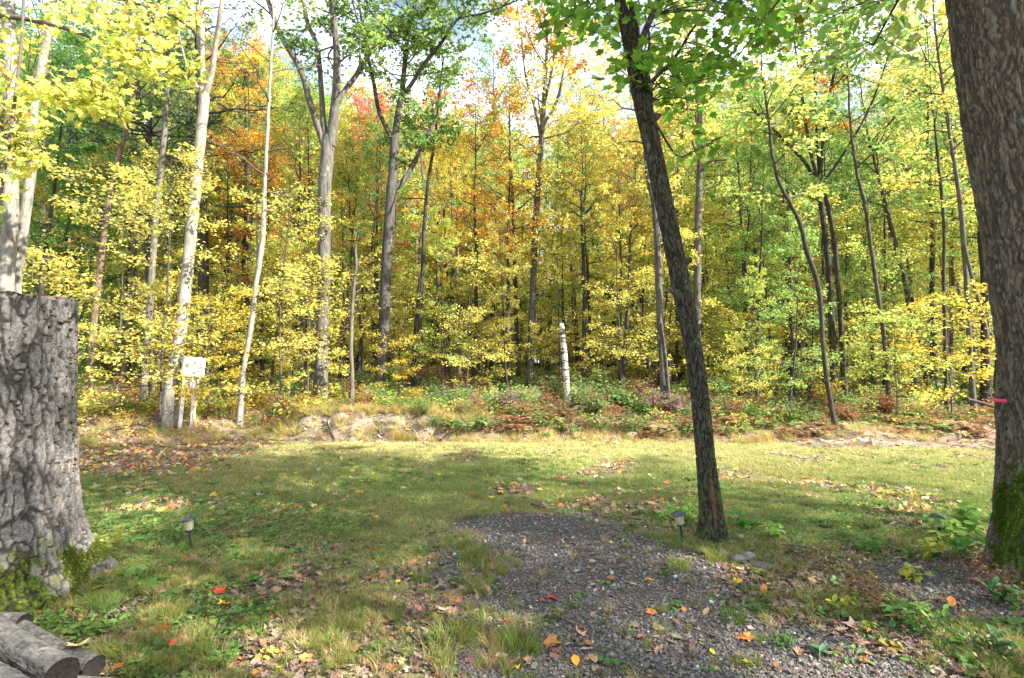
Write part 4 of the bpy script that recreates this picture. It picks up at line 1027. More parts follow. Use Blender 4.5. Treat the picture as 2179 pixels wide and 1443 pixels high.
def tints(base, n, r_, v=.18, alt=None, p=0.):
    t = np.array(base)[None] * r_.uniform(1 - v, 1 + v, (n, 1)) * (1 + r_.normal(0, v * .35, (n, 3)))
    if alt is not None:
        k = r_.random(n) < p; t[k] = np.array(alt) * r_.uniform(.8, 1.2, (k.sum(), 1))
    return np.clip(t, .005, 1)
rg = np.random.default_rng(21)
# lawn
x, y = field(66000, -250, 2750, 3.9, 12.0, rg)
g, s, lt, dt = masks(x, y)
keep = (rg.random(len(x)) > g * 1.25) & (rg.random(len(x)) > lt * .93) & (dt < .3)
keep |= (s > .5) & (rg.random(len(x)) < .35)
thin = sst(-.5, .05, n2(x, y, 1.3, 3, 44.)); keep &= rg.random(len(x)) < .22 + .78 * thin
x, y = x[keep], y[keep]; nn = len(x)
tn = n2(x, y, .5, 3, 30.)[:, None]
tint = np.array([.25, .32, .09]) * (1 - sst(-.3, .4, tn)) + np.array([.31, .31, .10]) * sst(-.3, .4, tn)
fy = sst(7.8, 10.2, y)[:, None]; tint = tint * (1 - .75 * fy) + np.array([.50, .48, .20]) * .75 * fy  # dry yellow far grass; its tint also carries the sun strip's brightness
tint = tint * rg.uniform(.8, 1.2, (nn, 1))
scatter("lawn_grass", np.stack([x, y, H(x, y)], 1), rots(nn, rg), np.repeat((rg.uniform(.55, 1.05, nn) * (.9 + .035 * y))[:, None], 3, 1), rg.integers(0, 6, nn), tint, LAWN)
# near patchy grass
x, y = field(17000, -40, 2230, 2.3, 5.2, rg)
g, s, lt, dt = masks(x, y)
pn = n2(x, y, 1.9, 3, 60.)
dens = sst(.0, .30, pn) * (g < .5) * .62 + .35 * (s > .5) + .05 * (g < .5)
dens = dens * (1 - .55 * sst(1.9, 2.5, x) * (lt > .5)) + .012 * (g > .5)
keep = rg.random(len(x)) < dens; x, y = x[keep], y[keep]; nn = len(x)
scatter("grass", np.stack([x, y, H(x, y)], 1), rots(nn, rg, .15), np.repeat(rg.uniform(.28, .72, nn)[:, None], 3, 1), rg.integers(0, 5, nn),
        tints((.19, .24, .05), nn, rg, .25, (.40, .34, .15), .25), TALLG)
# gravel
def pebble(seed):
    r_ = np.random.default_rng(seed)
    t = (1 + 5 ** .5) / 2
    V = np.array([[-1, t, 0], [1, t, 0], [-1, -t, 0], [1, -t, 0], [0, -1, t], [0, 1, t], [0, -1, -t], [0, 1, -t], [t, 0, -1], [t, 0, 1], [-t, 0, -1], [-t, 0, 1]]) / 1.9
    F = [[0, 11, 5], [0, 5, 1], [0, 1, 7], [0, 7, 10], [0, 10, 11], [1, 5, 9], [5, 11, 4], [11, 10, 2], [10, 7, 6], [7, 1, 8], [3, 9, 4], [3, 4, 2], [3, 2, 6], [3, 6, 8], [3, 8, 9], [4, 9, 5], [2, 4, 11], [6, 2, 10], [8, 6, 7], [9, 8, 1]]
    V = V * r_.uniform(.6, 1.15, (12, 1)) * np.array([1, r_.uniform(.6, .9), r_.uniform(.4, .7)])
    return MB().add(V, F)
m, n, l = newmat("gravel_stone")
o_ = N(n, "ShaderNodeAttribute", attribute_name="tint", attribute_type='INSTANCER').outputs['Color']
tc = N(n, "ShaderNodeTexCoord").outputs['Object']; q_ = tex(n, l, tc, "ShaderNodeTexNoise", 2.5, 4)
c = mixc(n, l, o_, ramp(n, l, q_, [(.3, .75), (.7, 1.25)]), 1., 'MULTIPLY')
p = N(n, "ShaderNodeBsdfPrincipled"); p.inputs['Roughness'].default_value = .7; l.new(c, p.inputs['Base Color']); l.new(p.outputs[0], N(n, "ShaderNodeOutputMaterial").inputs[0])
M_STONE = m
PEB = [pebble(600 + i).mesh("pebble", False, [M_STONE]) for i in range(8)]
x, y = field(100000, 500, 2240, 2.2, 6.4, rg); g, s, lt, dt = masks(x, y)
keep = (rg.random(len(x)) < g ** 1.3) & (rg.random(len(x)) < 1 - .45 * s); keep &= rg.random(len(x)) < 1 - .45 * sst(0., .35, n2(x, y, 4., 3, 88.)); keep |= (g < .5) & (rg.random(len(x)) < np.where(inpoly(x, y, GRAVS), .38, .02))
x, y = x[keep], y[keep]; nn = len(x); sc = rg.uniform(.0045, .0095, nn) * rg.choice([1., 1.3, 1.7], nn, p=[.6, .3, .1]) * (1 + .08 * y)
tint = tints((.115, .095, .078), nn, rg, .45, (.42, .39, .36), .018)
k = rg.random(nn) < .18; tint[k] = np.array([.17, .15, .14]) * rg.uniform(.8, 1.3, (k.sum(), 1))
scatter("gravel", np.stack([x, y, H(x, y) + sc * .35], 1), np.stack([rg.uniform(-.5, .5, nn), rg.uniform(-.5, .5, nn), rg.uniform(0, 6.3, nn)], 1), np.stack([sc, sc * rg.uniform(.8, 1.2, nn), sc], 1), rg.integers(0, 8, nn), tint, PEB)

# fallen leaves: curled shapes
def dry_leaf(tpl, seed, curl, size, mat):
    r_ = np.random.default_rng(seed); TV, TF = tpl; V = TV.copy(); V[:, 0] -= .4
    rad = np.hypot(V[:, 0], V[:, 1]); V[:, 2] = V[:, 2] + curl * rad ** 2 * r_.uniform(.4, 1.4, len(V)) + r_.normal(0, .03, len(V))
    return MB().add(V * size, TF[0]).mesh("leaf", False, [mat])
LIT = [dry_leaf(t_, 700 + i, c_, 1., M_DRYI) for i, (t_, c_) in enumerate([(L_OAK, .7), (L_OAK, .3), (L_MAPLE, .6), (L_MAPLE, .25), (L_OVAL, .7), (L_OVAL, .3), (L_OAK, 1.0), (L_MAPLE, 1.0)])]
def litter(name, x, y, size, base, v, alts, lift=.004, tilt=.35):
    nn = len(x); t = tints(base, nn, rg, v)
    for c_, p_ in alts:
        k = rg.random(nn) < p_; t[k] = np.array(c_) * rg.uniform(.75, 1.2, (k.sum(), 1))
    s_ = size * rg.uniform(.6, 1.2, nn)
    scatter(name, np.stack([x, y, H(x, y) + lift + s_ * .08], 1), rots(nn, rg, tilt), np.repeat(s_[:, None], 3, 1), rg.integers(0, 8, nn), t, LIT)
x, y = field(38000, -60, 2240, 2.2, 6.0, rg); g, s, lt, dt = masks(x, y)
keep = rg.random(len(x)) < np.where(g > .5, .04, .11 + .75 * lt); keep &= ~((x > -3.9) & (x < -2.95) & (y > 3.3) & (y < 4.5))
litter("leaf_litter", x[keep], y[keep], .060, (.22, .155, .105), .35, [((.33, .25, .18), .18), ((.11, .075, .05), .3), ((.42, .19, .07), .05), ((.27, .19, .15), .12)])
x, y = field(60000, -60, 2240, 6.0, 34., rg); g, s, lt, dt = masks(x, y)
keep = rg.random(len(x)) < np.where(y < 11.2, .03 + .42 * lt + .33 * lt * (x < -3.5), .8) * (1 - .35 * dt)
litter("forest_leaf_litter", x[keep], y[keep], .095, (.36, .25, .17), .35, [((.5, .4, .28), .2), ((.2, .13, .08), .2), ((.62, .25, .08), .12), ((.62, .47, .08), .12), ((.45, .12, .07), .05)])
x = rg.uniform(-46, 46, 30000); y = rg.uniform(30, 70, 30000)
litter("far_leaf_litter", x, y, .25, (.40, .30, .16), .35, [((.5, .4, .28), .2), ((.2, .13, .08), .2), ((.62, .5, .1), .3)])
# the far woods that read as one mass
def remat(me, mat):
    q_ = me.copy(); q_.materials.clear(); q_.materials.append(mat); return q_
FARL = [remat(p_[2], M_LEAFI) for p_ in (TALL[0], TALL[1], TALL[3], SAP[2], SAP[0])]; FART = [p_[0] for p_ in (TALL[0], TALL[1], TALL[3], SAP[2], SAP[0])]
nn = 1250; y = 31 + 36 * rg.random(nn); x = (rg.uniform(-200, 2380, nn) - 1089.5) / F_PX * y; ix = np.where(rg.random(nn) < .12, rg.integers(0, 3, nn), rg.integers(3, 5, nn))
hs = np.array([13., 15, 14, 5.6, 4.6])[ix]; want = np.where(ix < 3, np.clip(EYE + y * (HOR - np.array([top_target(v) for v in x / y * F_PX + 1089.5]) - 70) * PXM, 7, 19), rg.uniform(4., 8.5, nn)); sc = want / hs
ro = np.stack([0 * x, 0 * x, rg.uniform(0, 6.28, nn)], 1); tt_ = tints((.60, .58, .09), nn, rg, .2, (.26, .42, .07), .4)
pt = np.stack([x, y, H(x, y)], 1)
scatter("far_woods_foliage", pt, ro, np.stack([sc, sc, sc], 1), ix, tt_, FARL); scatter("far_woods_trunks", pt, ro, np.stack([sc, sc, sc], 1), ix, tt_, FART)
# small green ground plants
def herb(seed, n_, size, hgt, spread, tpl, mat):
    r_ = np.random.default_rng(seed); a = r_.uniform(0, 6.28, n_); rr = spread * np.sqrt(r_.random(n_))
    pos = np.stack([rr * np.cos(a), rr * np.sin(a), hgt * r_.uniform(.4, 1.1, n_)], 1)
    m_ = MB(); put_leaves(m_, tpl, pos, np.array([0, 0, 1.]) + r_.normal(0, .35, (n_, 3)), np.stack([np.cos(a), np.sin(a), 0 * a - .1], 1), size * r_.uniform(.7, 1.2, n_), leaf_cols(r_, n_))
    q = np.stack([pos * [0.3, 0.3, 0], pos], 1); tubes(m_, q, np.full((n_, 2), .0012), 3, (.7, .7, .5))
    return m_
L_ROUND = star([(i * 45, .5) for i in range(8)], .1)
HERB = [herb(800 + i, 9, .034, .03, .05, L_ROUND if i % 2 else L_OVAL, M_LEAFI).mesh("herb", False, [M_LEAFI]) for i in range(6)]
x, y = field(22000, -40, 2230, 2.3, 10.5, rg); g, s, lt, dt = masks(x, y)
hn = n2(x, y, 1.1, 3, 90.)
dn = sst(.0, .35, hn) * .4 + .5 * sst(-1.2, -2.2, x) * sst(3.8, 4.6, y) * sst(7.5, 5.5, y) + .35 * sst(2.0, 3.2, x) * sst(6., 5., y)
keep = (rg.random(len(x)) < dn * (g < .5) * (1 - .5 * lt) + .01) ; x, y = x[keep], y[keep]; nn = len(x)
scatter("ground_cover", np.stack([x, y, H(x, y)], 1), rots(nn, rg, .1), np.repeat((rg.uniform(.6, 1.3, nn))[:, None], 3, 1), rg.integers(0, 6, nn), tints((.15, .26, .06), nn, rg, .25, (.5, .5, .1), .04), HERB)
# weeds all over the forest floor
WEED = [herb(850 + i, 26, .075, .22, .22, L_OVAL if i % 2 else L_QUAD, M_LEAFI).mesh("weed", False, [M_LEAFI]) for i in range(5)]
x, y = field(4600, -60, 2240, 11.9, 30., rg); g, s, lt, dt = masks(x, y)
keep = (dt < .4) & (rg.random(len(x)) < .35 + .5 * sst(-.3, .3, n2(x, y, .5, 3, 50.))); x, y = x[keep], y[keep]; nn = len(x)
scatter("forest_weeds", np.stack([x, y, H(x, y)], 1), rots(nn, rg, .12), np.repeat((rg.uniform(.6, 1.5, nn))[:, None], 3, 1), rg.integers(0, 5, nn),
        np.where(rg.random((nn, 1)) < .5, tints((.17, .26, .06), nn, rg, .25), tints((.5, .42, .08), nn, rg, .25, (.4, .15, .08), .3)), WEED)
# dry tall grass on the bank lip
BG = [blade_tuft(540 + i, 60, .30, .07, .005, 1.1, 4).mesh("bank_tuft", False, [M_GRASS]) for i in range(4)]
def lip_y(x): return 11.25 + .25 * n2(x, x * 0, .45, 2, 3.1) - .9 * sst(-4.5, -7.5, x)
x1 = rg.uniform(-5.2, -.6, 420); y1 = lip_y(x1) + np.where(rg.random(420) < .75, rg.uniform(.42, .9, 420), rg.uniform(.0, .4, 420))
x2 = rg.uniform(-8.5, -4, 200); y2 = lip_y(x2) + rg.uniform(.1, 2.0, 200)
x3 = rg.uniform(-.9, 9, 520); y3 = lip_y(x3) + rg.uniform(-.15, 1.9, 520)
x = np.concatenate([x1, x2, x3]); y = np.concatenate([y1, y2, y3]); nn = len(x)
scatter("bank_grass", np.stack([x, y, H(x, y)], 1), rots(nn, rg, .2), np.repeat((rg.uniform(.4, .95, nn))[:, None], 3, 1), rg.integers(0, 4, nn), tints((.36, .34, .10), nn, rg, .25, (.5, .42, .2), .35), BG)

# ------------------------------------------------------------------ undergrowth: shrubs and ferns one by one
def shrub_proto(i, h, w, nst, nl, leaf, tpl):
    r_ = np.random.default_rng(900 + i); st = MB(); LP, LD = [], []
    for k in range(nst):
        a = r_.uniform(0, 6.28); rr = w * r_.uniform(.15, 1); hh_ = h * r_.uniform(.5, 1.05); t = np.linspace(0, 1, 6)
        q = np.stack([cos(a) * rr * t ** 1.4, sin(a) * rr * t ** 1.4, hh_ * (t - .18 * t ** 3) - .03], 1) + r_.normal(0, .012, (6, 3)) * t[:, None]
        tubes(st, q, np.linspace(.006, .002, 6), 4)
        u = r_.uniform(.25, 1, nl); base_ = np.stack([np.interp(u, t, q[:, c_]) for c_ in range(3)], 1)
        aa = r_.uniform(0, 6.28, nl); d = np.stack([np.cos(aa), np.sin(aa), r_.normal(0, .2, nl)], 1)
        LP.append(base_ + d * leaf * r_.uniform(.1, 1.6, (nl, 1))); LD.append(d)
    return st.mesh("stems", True, [B_TWIG]), leaves_mesh("shrub_leaves", r_, np.concatenate(LP), np.concatenate(LD), leaf, tpl, M_LEAF, .5)
SHR = [shrub_proto(0, .75, .5, 16, 22, .075, L_OVAL), shrub_proto(1, .55, .5, 14, 22, .07, L_OVAL), shrub_proto(2, 1.0, .55, 16, 26, .07, L_OVAL), shrub_proto(3, .42, .45, 14, 18, .08, L_MAPLE), shrub_proto(4, .8, .6, 20, 24, .05, L_OVAL)]
PUR = (.33, .16, .19); RUS = (.42, .20, .10); SGR = (.20, .31, .09); SLG = (.33, .44, .15); SYE = (.55, .42, .08); BRN = (.30, .17, .09)
SN = {PUR: 'purple-red', RUS: 'rust-brown', SGR: 'green', SLG: 'light green', SYE: 'yellow', BRN: 'brown'}
rs = np.random.default_rng(62)
def shrub(x, y, s, cc, lab=None):
    k = rs.integers(5); t = empty("shrub", (x, y, Hs(x, y)), lab or f"{'low' if s < .7 else 'high'} {SN[cc]} shrub {zone(1089.5 + x / y * F_PX)}, {'bank foot' if y - float(lip_y(np.array([x]))[0]) < .8 else ('on bank' if y - float(lip_y(np.array([x]))[0]) < 2 else 'behind bank')}", "shrub", "shrubs on the bank", rot=(0, 0, rs.uniform(0, 6)), scl=(s, s, s))
    ob("stems", SHR[k][0], t); ob("foliage", SHR[k][1], t, color=tuple(np.array(cc) * rs.uniform(.8, 1.2)), kind="stuff")
for i in range(150):
    x = rs.uniform(-1.9, 9.6); y0 = float(lip_y(np.array([x]))[0]); y = y0 + rs.uniform(.25, 2.6)
    if x > 5.0 and y < y0 + 1.0: continue
    f = (y - y0)
    if x < 4.2: cc = [SGR, SGR, SLG, SGR, BRN][rs.integers(5)] if f < .8 else [PUR, SLG, SGR, RUS, BRN, SLG][rs.integers(6)]
    else: cc = [RUS, BRN, SLG, SGR, RUS][rs.integers(5)]
    shrub(x, y, rs.uniform(.5, .82) + (.15 if f > 1.3 else -.15), cc)
for i in range(60):
    x = rs.uniform(-9, -1.5); y = float(lip_y(np.array([x]))[0]) + rs.uniform(1.2, 4)
    px_ = 1089.5 + x / y * F_PX
    if 330 < px_ < 450 and y < 11.9: continue
    shrub(x, y, rs.uniform(.4, .85), [SYE, SLG, SGR, SYE, RUS][rs.integers(5)])
for i in range(50):
    y = rs.uniform(13.5, 18); px_ = rs.uniform(600, 2100); x = (px_ - 1089.5) / F_PX * y
    shrub(x, y, rs.uniform(.8, 1.3), [SGR, SLG, SYE, SGR, BRN][rs.integers(5)])
def fern_proto(i, n_=9, L=.6):
    r_ = np.random.default_rng(950 + i); m_ = MB(); st = MB()
    for k in range(n_):
        a = k * 2 * pi / n_ + r_.normal(0, .25); l_ = L * r_.uniform(.75, 1.1); t = np.linspace(0, 1, 18)
        q = np.stack([cos(a) * l_ * .8 * t, sin(a) * l_ * .8 * t, l_ * (.75 * t - .75 * t ** 2.3) + .02], 1); tubes(st, q, np.linspace(.004, .001, 18), 3)
        side = np.array([-sin(a), cos(a), 0]); P_, D_, S_ = [], [], []
        for j in range(3, 18):
            w_ = l_ * .30 * sin(pi * min(1, (1.12 - t[j]) * .95))
            for sg in (-1, 1): P_.append(q[j]); D_.append(side * sg + np.array([cos(a), sin(a), -.25]) * .3); S_.append(max(w_, .02))
        n2_ = len(P_); TV = L_QUAD[0] * np.array([1, .5, 1]); put_leaves(m_, (TV, L_QUAD[1]), np.array(P_), np.tile([0, 0, 1.], (n2_, 1)) + r_.normal(0, .15, (n2_, 3)), np.array(D_), np.array(S_), leaf_cols(r_, n2_))
    return st.mesh("stems", True, [B_TWIG]), m_.mesh("fronds", False, [M_LEAF])
FER = [fern_proto(i) for i in range(3)]
for i in range(100):
    x = rs.uniform(3.0, 9.8) if i < 60 else rs.uniform(-1.2, 3.2); y0 = float(lip_y(np.array([x]))[0]); y = y0 + rs.uniform(.4, 2.2)
    cc, cn = [((.34, .20, .11), 'rust-brown'), ((.46, .36, .19), 'tan'), ((.28, .36, .12), 'pale green'), ((.34, .20, .11), 'rust-brown')][rs.integers(4)]
    t = empty("fern", (x, y, Hs(x, y)), f"{cn} arching fern {zone(1089.5 + x / y * F_PX)}, {'low' if y - y0 < 1 else 'high'} on the bank", "fern", "ferns on the bank", rot=(0, 0, rs.uniform(0, 6)), scl=(rs.uniform(.7, 1.15),) * 3)
    k = i % 3; ob("stems", FER[k][0], t); ob("fronds", FER[k][1], t, color=cc, kind="stuff")

# ------------------------------------------------------------------ fallen leaves, stones, tufts one by one
MLV = {'maple': [dry_leaf(L_MAPLE, 750 + i, c_, 1., M_DRY) for i, c_ in enumerate((.35, .6))], 'oak': [dry_leaf(L_OAK, 760 + i, c_, 1., M_DRY) for i, c_ in enumerate((.4, .8))], 'oval': [dry_leaf(L_OVAL, 770 + i, c_, 1., M_DRY) for i, c_ in enumerate((.3, .6))]}
def fallen(px, py, kind, size, col, label, group=None, lift=0., tilt=.25):
    size *= .88; x, y = G0(px, py); z = Hs(x, y) + size * .12 + .006 + lift
    o = ob("fallen_leaf", MLV[kind][int(px) % 2], loc=(x, y, z), rot=(rs.normal(0, tilt), rs.normal(0, tilt), rs.uniform(0, 6.28)), scl=(size,) * 3, color=col)
    tag(o, label, "leaf", group); return o
RD = (.62, .07, .035); OG = (.60, .24, .07); TN = (.46, .28, .17); GD = (.72, .48, .06); PK = (.5, .33, .27); BR = (.28, .14, .08)
for a in [(342, 1352, 'maple', .13, RD, "red-orange maple leaf farthest left, on brown litter beside the logs"), (380, 1378, 'maple', .15, RD, "larger scarlet maple leaf just right of the first one near the logs"),
          (467, 1266, 'maple', .10, RD, "single red maple leaf in the grass between stump and gravel"), (205, 1274, 'oval', .12, GD, "long yellow leaf leaning at the stump's mossy foot"),
          (818, 1176, 'maple', .08, RD, "small red leaf where grass meets the upper gravel edge"), (806, 1193, 'oak', .06, OG, "little rusty leaf just below the small red leaf"),
          (1075, 1330, 'oak', .13, OG, "curled orange-brown oak leaf at the gravel's left border"), (1176, 1278, 'maple', .10, RD, "red maple leaf lying in mid gravel"),
          (1172, 1374, 'maple', .12, OG, "bright orange leaf beside the grass tuft on the gravel"), (1224, 1407, 'oval', .10, (.8, .38, .04), "orange-yellow leaf at the bottom of the gravel"),
          (1348, 1248, 'oval', .09, TN, "tan leaf standing on the gravel's middle"), (1386, 1308, 'oak', .12, OG, "light orange lobed leaf on the gravel"), (1456, 1300, 'maple', .05, (.8, .2, .05), "tiny red-orange leaf on the right gravel"),
          (1502, 1307, 'oval', .08, TN, "pale tan leaf right of the tiny red-orange one"), (1588, 1362, 'oak', .12, OG, "split brown-orange leaf on the lower right gravel"), (1626, 1260, 'oval', .11, OG, "orange-yellow long leaf in the grass right of the gravel"),
          (1570, 1243, 'oak', .10, GD, "yellow curled leaf in grass below the stones"), (578, 1303, 'oval', .07, (.8, .38, .04), "small orange leaf in the grass left of centre"), (630, 1210, 'oval', .09, GD, "yellow leaf flat on grass left of the gravel"),
          (610, 1125, 'oval', .11, GD, "golden leaf near the left lamp"), (677, 1084, 'oval', .09, GD, "yellow leaf upright on the lawn"), (650, 1406, 'maple', .10, OG, "orange-brown leaf near the bottom left"),
          (700, 1393, 'maple', .12, TN, "dull pinkish maple leaf at the bottom left"), (940, 1305, 'oak', .11, PK, "pale peach leaf beside the gravel's left edge"), (1515, 1392, 'oval', .06, GD, "yellow leaf scrap at lower gravel"),
          (1590, 1415, 'maple', .07, GD, "small yellow leaf at the gravel's bottom"), (2000, 1290, 'oak', .15, BR, "big brown leaf in the lower right litter"), (2025, 1297, 'oval', .12, OG, "orange-tan leaf touching the big brown leaf"),
          (1820, 1340, 'maple', .14, PK, "large pale grey-pink leaf caught in the right-hand weeds"), (1310, 1270, 'oval', .06, PK, "whitish leaf on mid gravel"), (1960, 1060, 'oak', .1, TN, "tan leaf on the lawn near the right lamp"),
          (1830, 1085, 'maple', .1, OG, "orange leaf on the lawn's right part"), (1265, 1052, 'oval', .08, RD, "small red leaf in the lawn left of the leaning trunk"), (1245, 1385, 'oval', .08, PK, "pale leaf by the lower grass tuft")]:
    fallen(*a, group="fallen autumn leaves")
ANCH = [(235, 1390, 'log pile'), (220, 1230, 'moss of the stump'), (410, 1150, 'left lamp'), (360, 1370, 'two red leaves'), (467, 1266, 'single red leaf'), (800, 1122, 'wide rush tuft'), (1013, 1195, 'tuft in the upper gravel'),
        (965, 1365, 'large loose tuft'), (1110, 1385, 'tuft in the lower gravel'), (1454, 1140, 'middle lamp'), (1515, 1100, 'leaning trunk'), (1600, 1200, 'small stones'), (1560, 1320, 'tuft at the right gravel border'), (1440, 1400, 'right-hand bottom of the gravel'),
        (1250, 1150, "gravel's upper edge"), (1300, 1260, 'middle of the gravel'), (1760, 1250, 'bent dry stem'), (1930, 1340, 'upright green plants'), (1994, 1130, 'right lamp'), (2120, 1200, 'furrowed trunk'), (600, 1050, 'open lawn centre left'), (1100, 1040, 'open lawn centre'), (1700, 1050, 'open lawn right'),
        (580, 1400, 'bottom left grass'), (760, 1290, 'grass left of the gravel')]
for i in range(200):
    v = rs.random(); py = 1020 + 423 * v ** .8; px = rs.uniform(200, 2150); x, y = G0(px, py)
    g, s, lt, dt = [float(q[0]) for q in masks(np.array([x]), np.array([y]))]
    kind = ['maple', 'oak', 'oval'][rs.integers(3)]
    cn, cc = [('tan', TN), ('pink-grey', PK), ('brown', BR), ('orange', OG), ('yellow', GD), ('tan', TN), ('brown', BR), ('brown', BR), ('tan', TN), ('pink-grey', PK)][rs.integers(10)]
    where = "gravel" if g > .5 else ("bare litter" if lt > .5 else "grass")
    side = "left of the gravel" if px < 950 else ("in front of the leaning trunk" if px < 1500 else "right of the leaning trunk")
    if where == "gravel": side = "upper part" if py < 1250 else "lower part"
    an = min(ANCH, key=lambda q: abs(q[0] - px) + 1.4 * abs(q[1] - py)); dxy = (px - an[0], py - an[1])
    side = ('left of' if dxy[0] < 0 else 'right of') if abs(dxy[0]) > 1.4 * abs(dxy[1]) else ('above' if dxy[1] < 0 else 'below'); sz_ = rs.uniform(.05, .10)
    fallen(px, py, kind, sz_, cc, f"{'small' if sz_ < .067 else ('large' if sz_ > .084 else 'mid-sized')} {cn} {kind} leaf on {where}, {side} the {an[2]}", "fallen autumn leaves", tilt=.35)

def rock(name, px, py, sx, sy, sz, col, label):
    x, y = G0(px, py); r_ = np.random.default_rng(int(px))
    u, v = np.meshgrid(np.linspace(0, 2 * pi, 28, endpoint=False), np.linspace(0, pi, 15), indexing='xy'); d = np.stack([np.cos(u) * np.sin(v), np.sin(u) * np.sin(v), np.cos(v)], -1).reshape(-1, 3)
    V = d * (1 + .16 * fbm(d * 1.4 + px, 3)[:, None] + .03 * fbm(d * 7 + px, 2)[:, None]) * [sx, sy, sz]
    i, j = np.meshgrid(np.arange(14), np.arange(28), indexing='ij'); j2 = (j + 1) % 28
    m_ = MB().add(V, np.stack([i * 28 + j, (i + 1) * 28 + j, (i + 1) * 28 + j2, i * 28 + j2], -1).reshape(-1, 4))
    o = ob(name, m_.mesh("rock", True, [plain_mat("stone", col, .8, .35, 25, bump=.6)]), loc=(x, y, Hs(x, y) + sz * .35), rot=(0, 0, r_.uniform(-.4, .4))); tag(o, label, "stone", "stones by the leaning trunk")
rock("stone", 1596, 1190, .045, .05, .035, (.23, .225, .22), "rounded pale grey stone, highest of the small stones by the leaning trunk")
rock("stone", 1572, 1196, .06, .05, .035, (.17, .15, .13), "dark flat stone left of the pale round one")
rock("stone", 1622, 1212, .10, .06, .03, (.09, .09, .07), "broad dark flat stone lowest by the leaning trunk")
rock("stone", 1575, 1152, .04, .025, .03, (.30, .27, .18), "tan oval stone right against the leaning trunk's foot")
rock("stone", 1540, 1185, .05, .05, .03, (.18, .14, .12), "brown stone half hidden in grass under the trunk")
rock("stone", 1345, 935, .14, .1, .08, (.36, .28, .25), "pinkish stone at the foot of the brushy bank")
def tuft_obj(px, py, s, n_, h_, col, label, bend=.7, seed=0):
    x, y = G0(px, py); me = blade_tuft(1000 + seed, n_, h_ * .78, .06 * s, .005, bend, 4).mesh("tuft", False, [M_GRASSO])
    o = ob("grass_tuft", me, loc=(x, y, Hs(x, y)), color=col); tag(o, label, "grass tuft", "grass tufts"); return o
GG = (.12, .20, .035); GY = (.27, .33, .06)
for i, a in enumerate([(800, 1122, 2.6, 170, .17, (.10, .13, .035), "wide dark rush tuft on the lawn left of the gravel's top"), (720, 1140, 1., 90, .16, GG, "green tuft left of the wide dark rush tuft"), (900, 1180, 1.3, 110, .14, GG, "tuft on upper left gravel edge"),
                       (1013, 1195, 1.9, 150, .19, (.15, .2, .04), "tall tuft growing in the upper gravel"), (897, 1240, 1., 90, .13, GG, "small neat tuft just left of the gravel's middle"), (1110, 1385, 1.7, 170, .2, GG, "bright green tuft in the lower gravel"),
                       (965, 1365, 2.2, 200, .22, (.16, .21, .04), "large loose tuft left of the lower gravel"), (935, 1405, 1.4, 130, .17, (.20, .21, .05), "yellowish tuft below the large loose tuft"), (1445, 1215, 1.3, 130, .17, GY, "yellow sunlit tuft below the middle lamp"),
                       (1525, 1195, 1.3, 120, .19, GY, "yellow sunlit tuft at the leaning trunk's foot"), (1560, 1320, 1.2, 110, .15, GG, "tuft at the gravel's right border"), (1015, 1105, .8, 70, .12, GG, "small tuft where lawn meets gravel"),
                       (222, 1310, 1.2, 110, .17, (.12, .24, .05), "drooping sedge clump beside the logs"), (300, 1245, 1.8, 120, .2, GG, "long grass bending right of the stump"), (590, 1195, 1.6, 130, .15, GG, "tuft between left lamp and gravel"),
                       (390, 1180, 1.2, 90, .11, GG, "tuft at the left lamp's foot"), (1155, 1225, .7, 60, .09, (.2, .22, .06), "sparse tuft on the gravel"), (1390, 1100, 1.8, 140, .13, GG, "lawn tuft above the gravel by the middle lamp")]):
    tuft_obj(*a, seed=i)

# broad-leaved seedlings
def plant(px, py, h_, nst, nl, leaf, col, label, tpl=L_OVAL, w=.1, group="seedlings and small plants", seed=0):
    x, y = G0(px, py); r_ = np.random.default_rng(1200 + seed); st = MB(); LP, LD = [], []
    for k in range(nst):
        a = r_.uniform(0, 6.28); t = np.linspace(0, 1, 6); rr = w * r_.uniform(.2, 1)
        q = np.stack([cos(a) * rr * t, sin(a) * rr * t, h_ * r_.uniform(.6, 1.05) * t - .01], 1); tubes(st, q, np.linspace(.003, .0015, 6), 4)
        for j in range(nl):
            u = .35 + .65 * j / max(1, nl - 1); b = np.array([np.interp(u, t, q[:, c_]) for c_ in range(3)]); aa = j * 2.4 + a; LP.append(b); LD.append([cos(aa), sin(aa), -.05])
    e = empty("seedling", (x, y, Hs(x, y)), label, "plant", group)
    ob("stems", st.mesh("stems", True, [plain_mat("green_stem", (.15, .2, .06), .6)]), e)
    ob("foliage", leaves_mesh("leaves", r_, np.array(LP), np.array(LD, float), leaf * .8, tpl, M_LEAF, .4), e, color=col, kind="stuff")
G1 = (.16, .34, .06); G2 = (.30, .48, .10); Y2 = (.55, .55, .10)
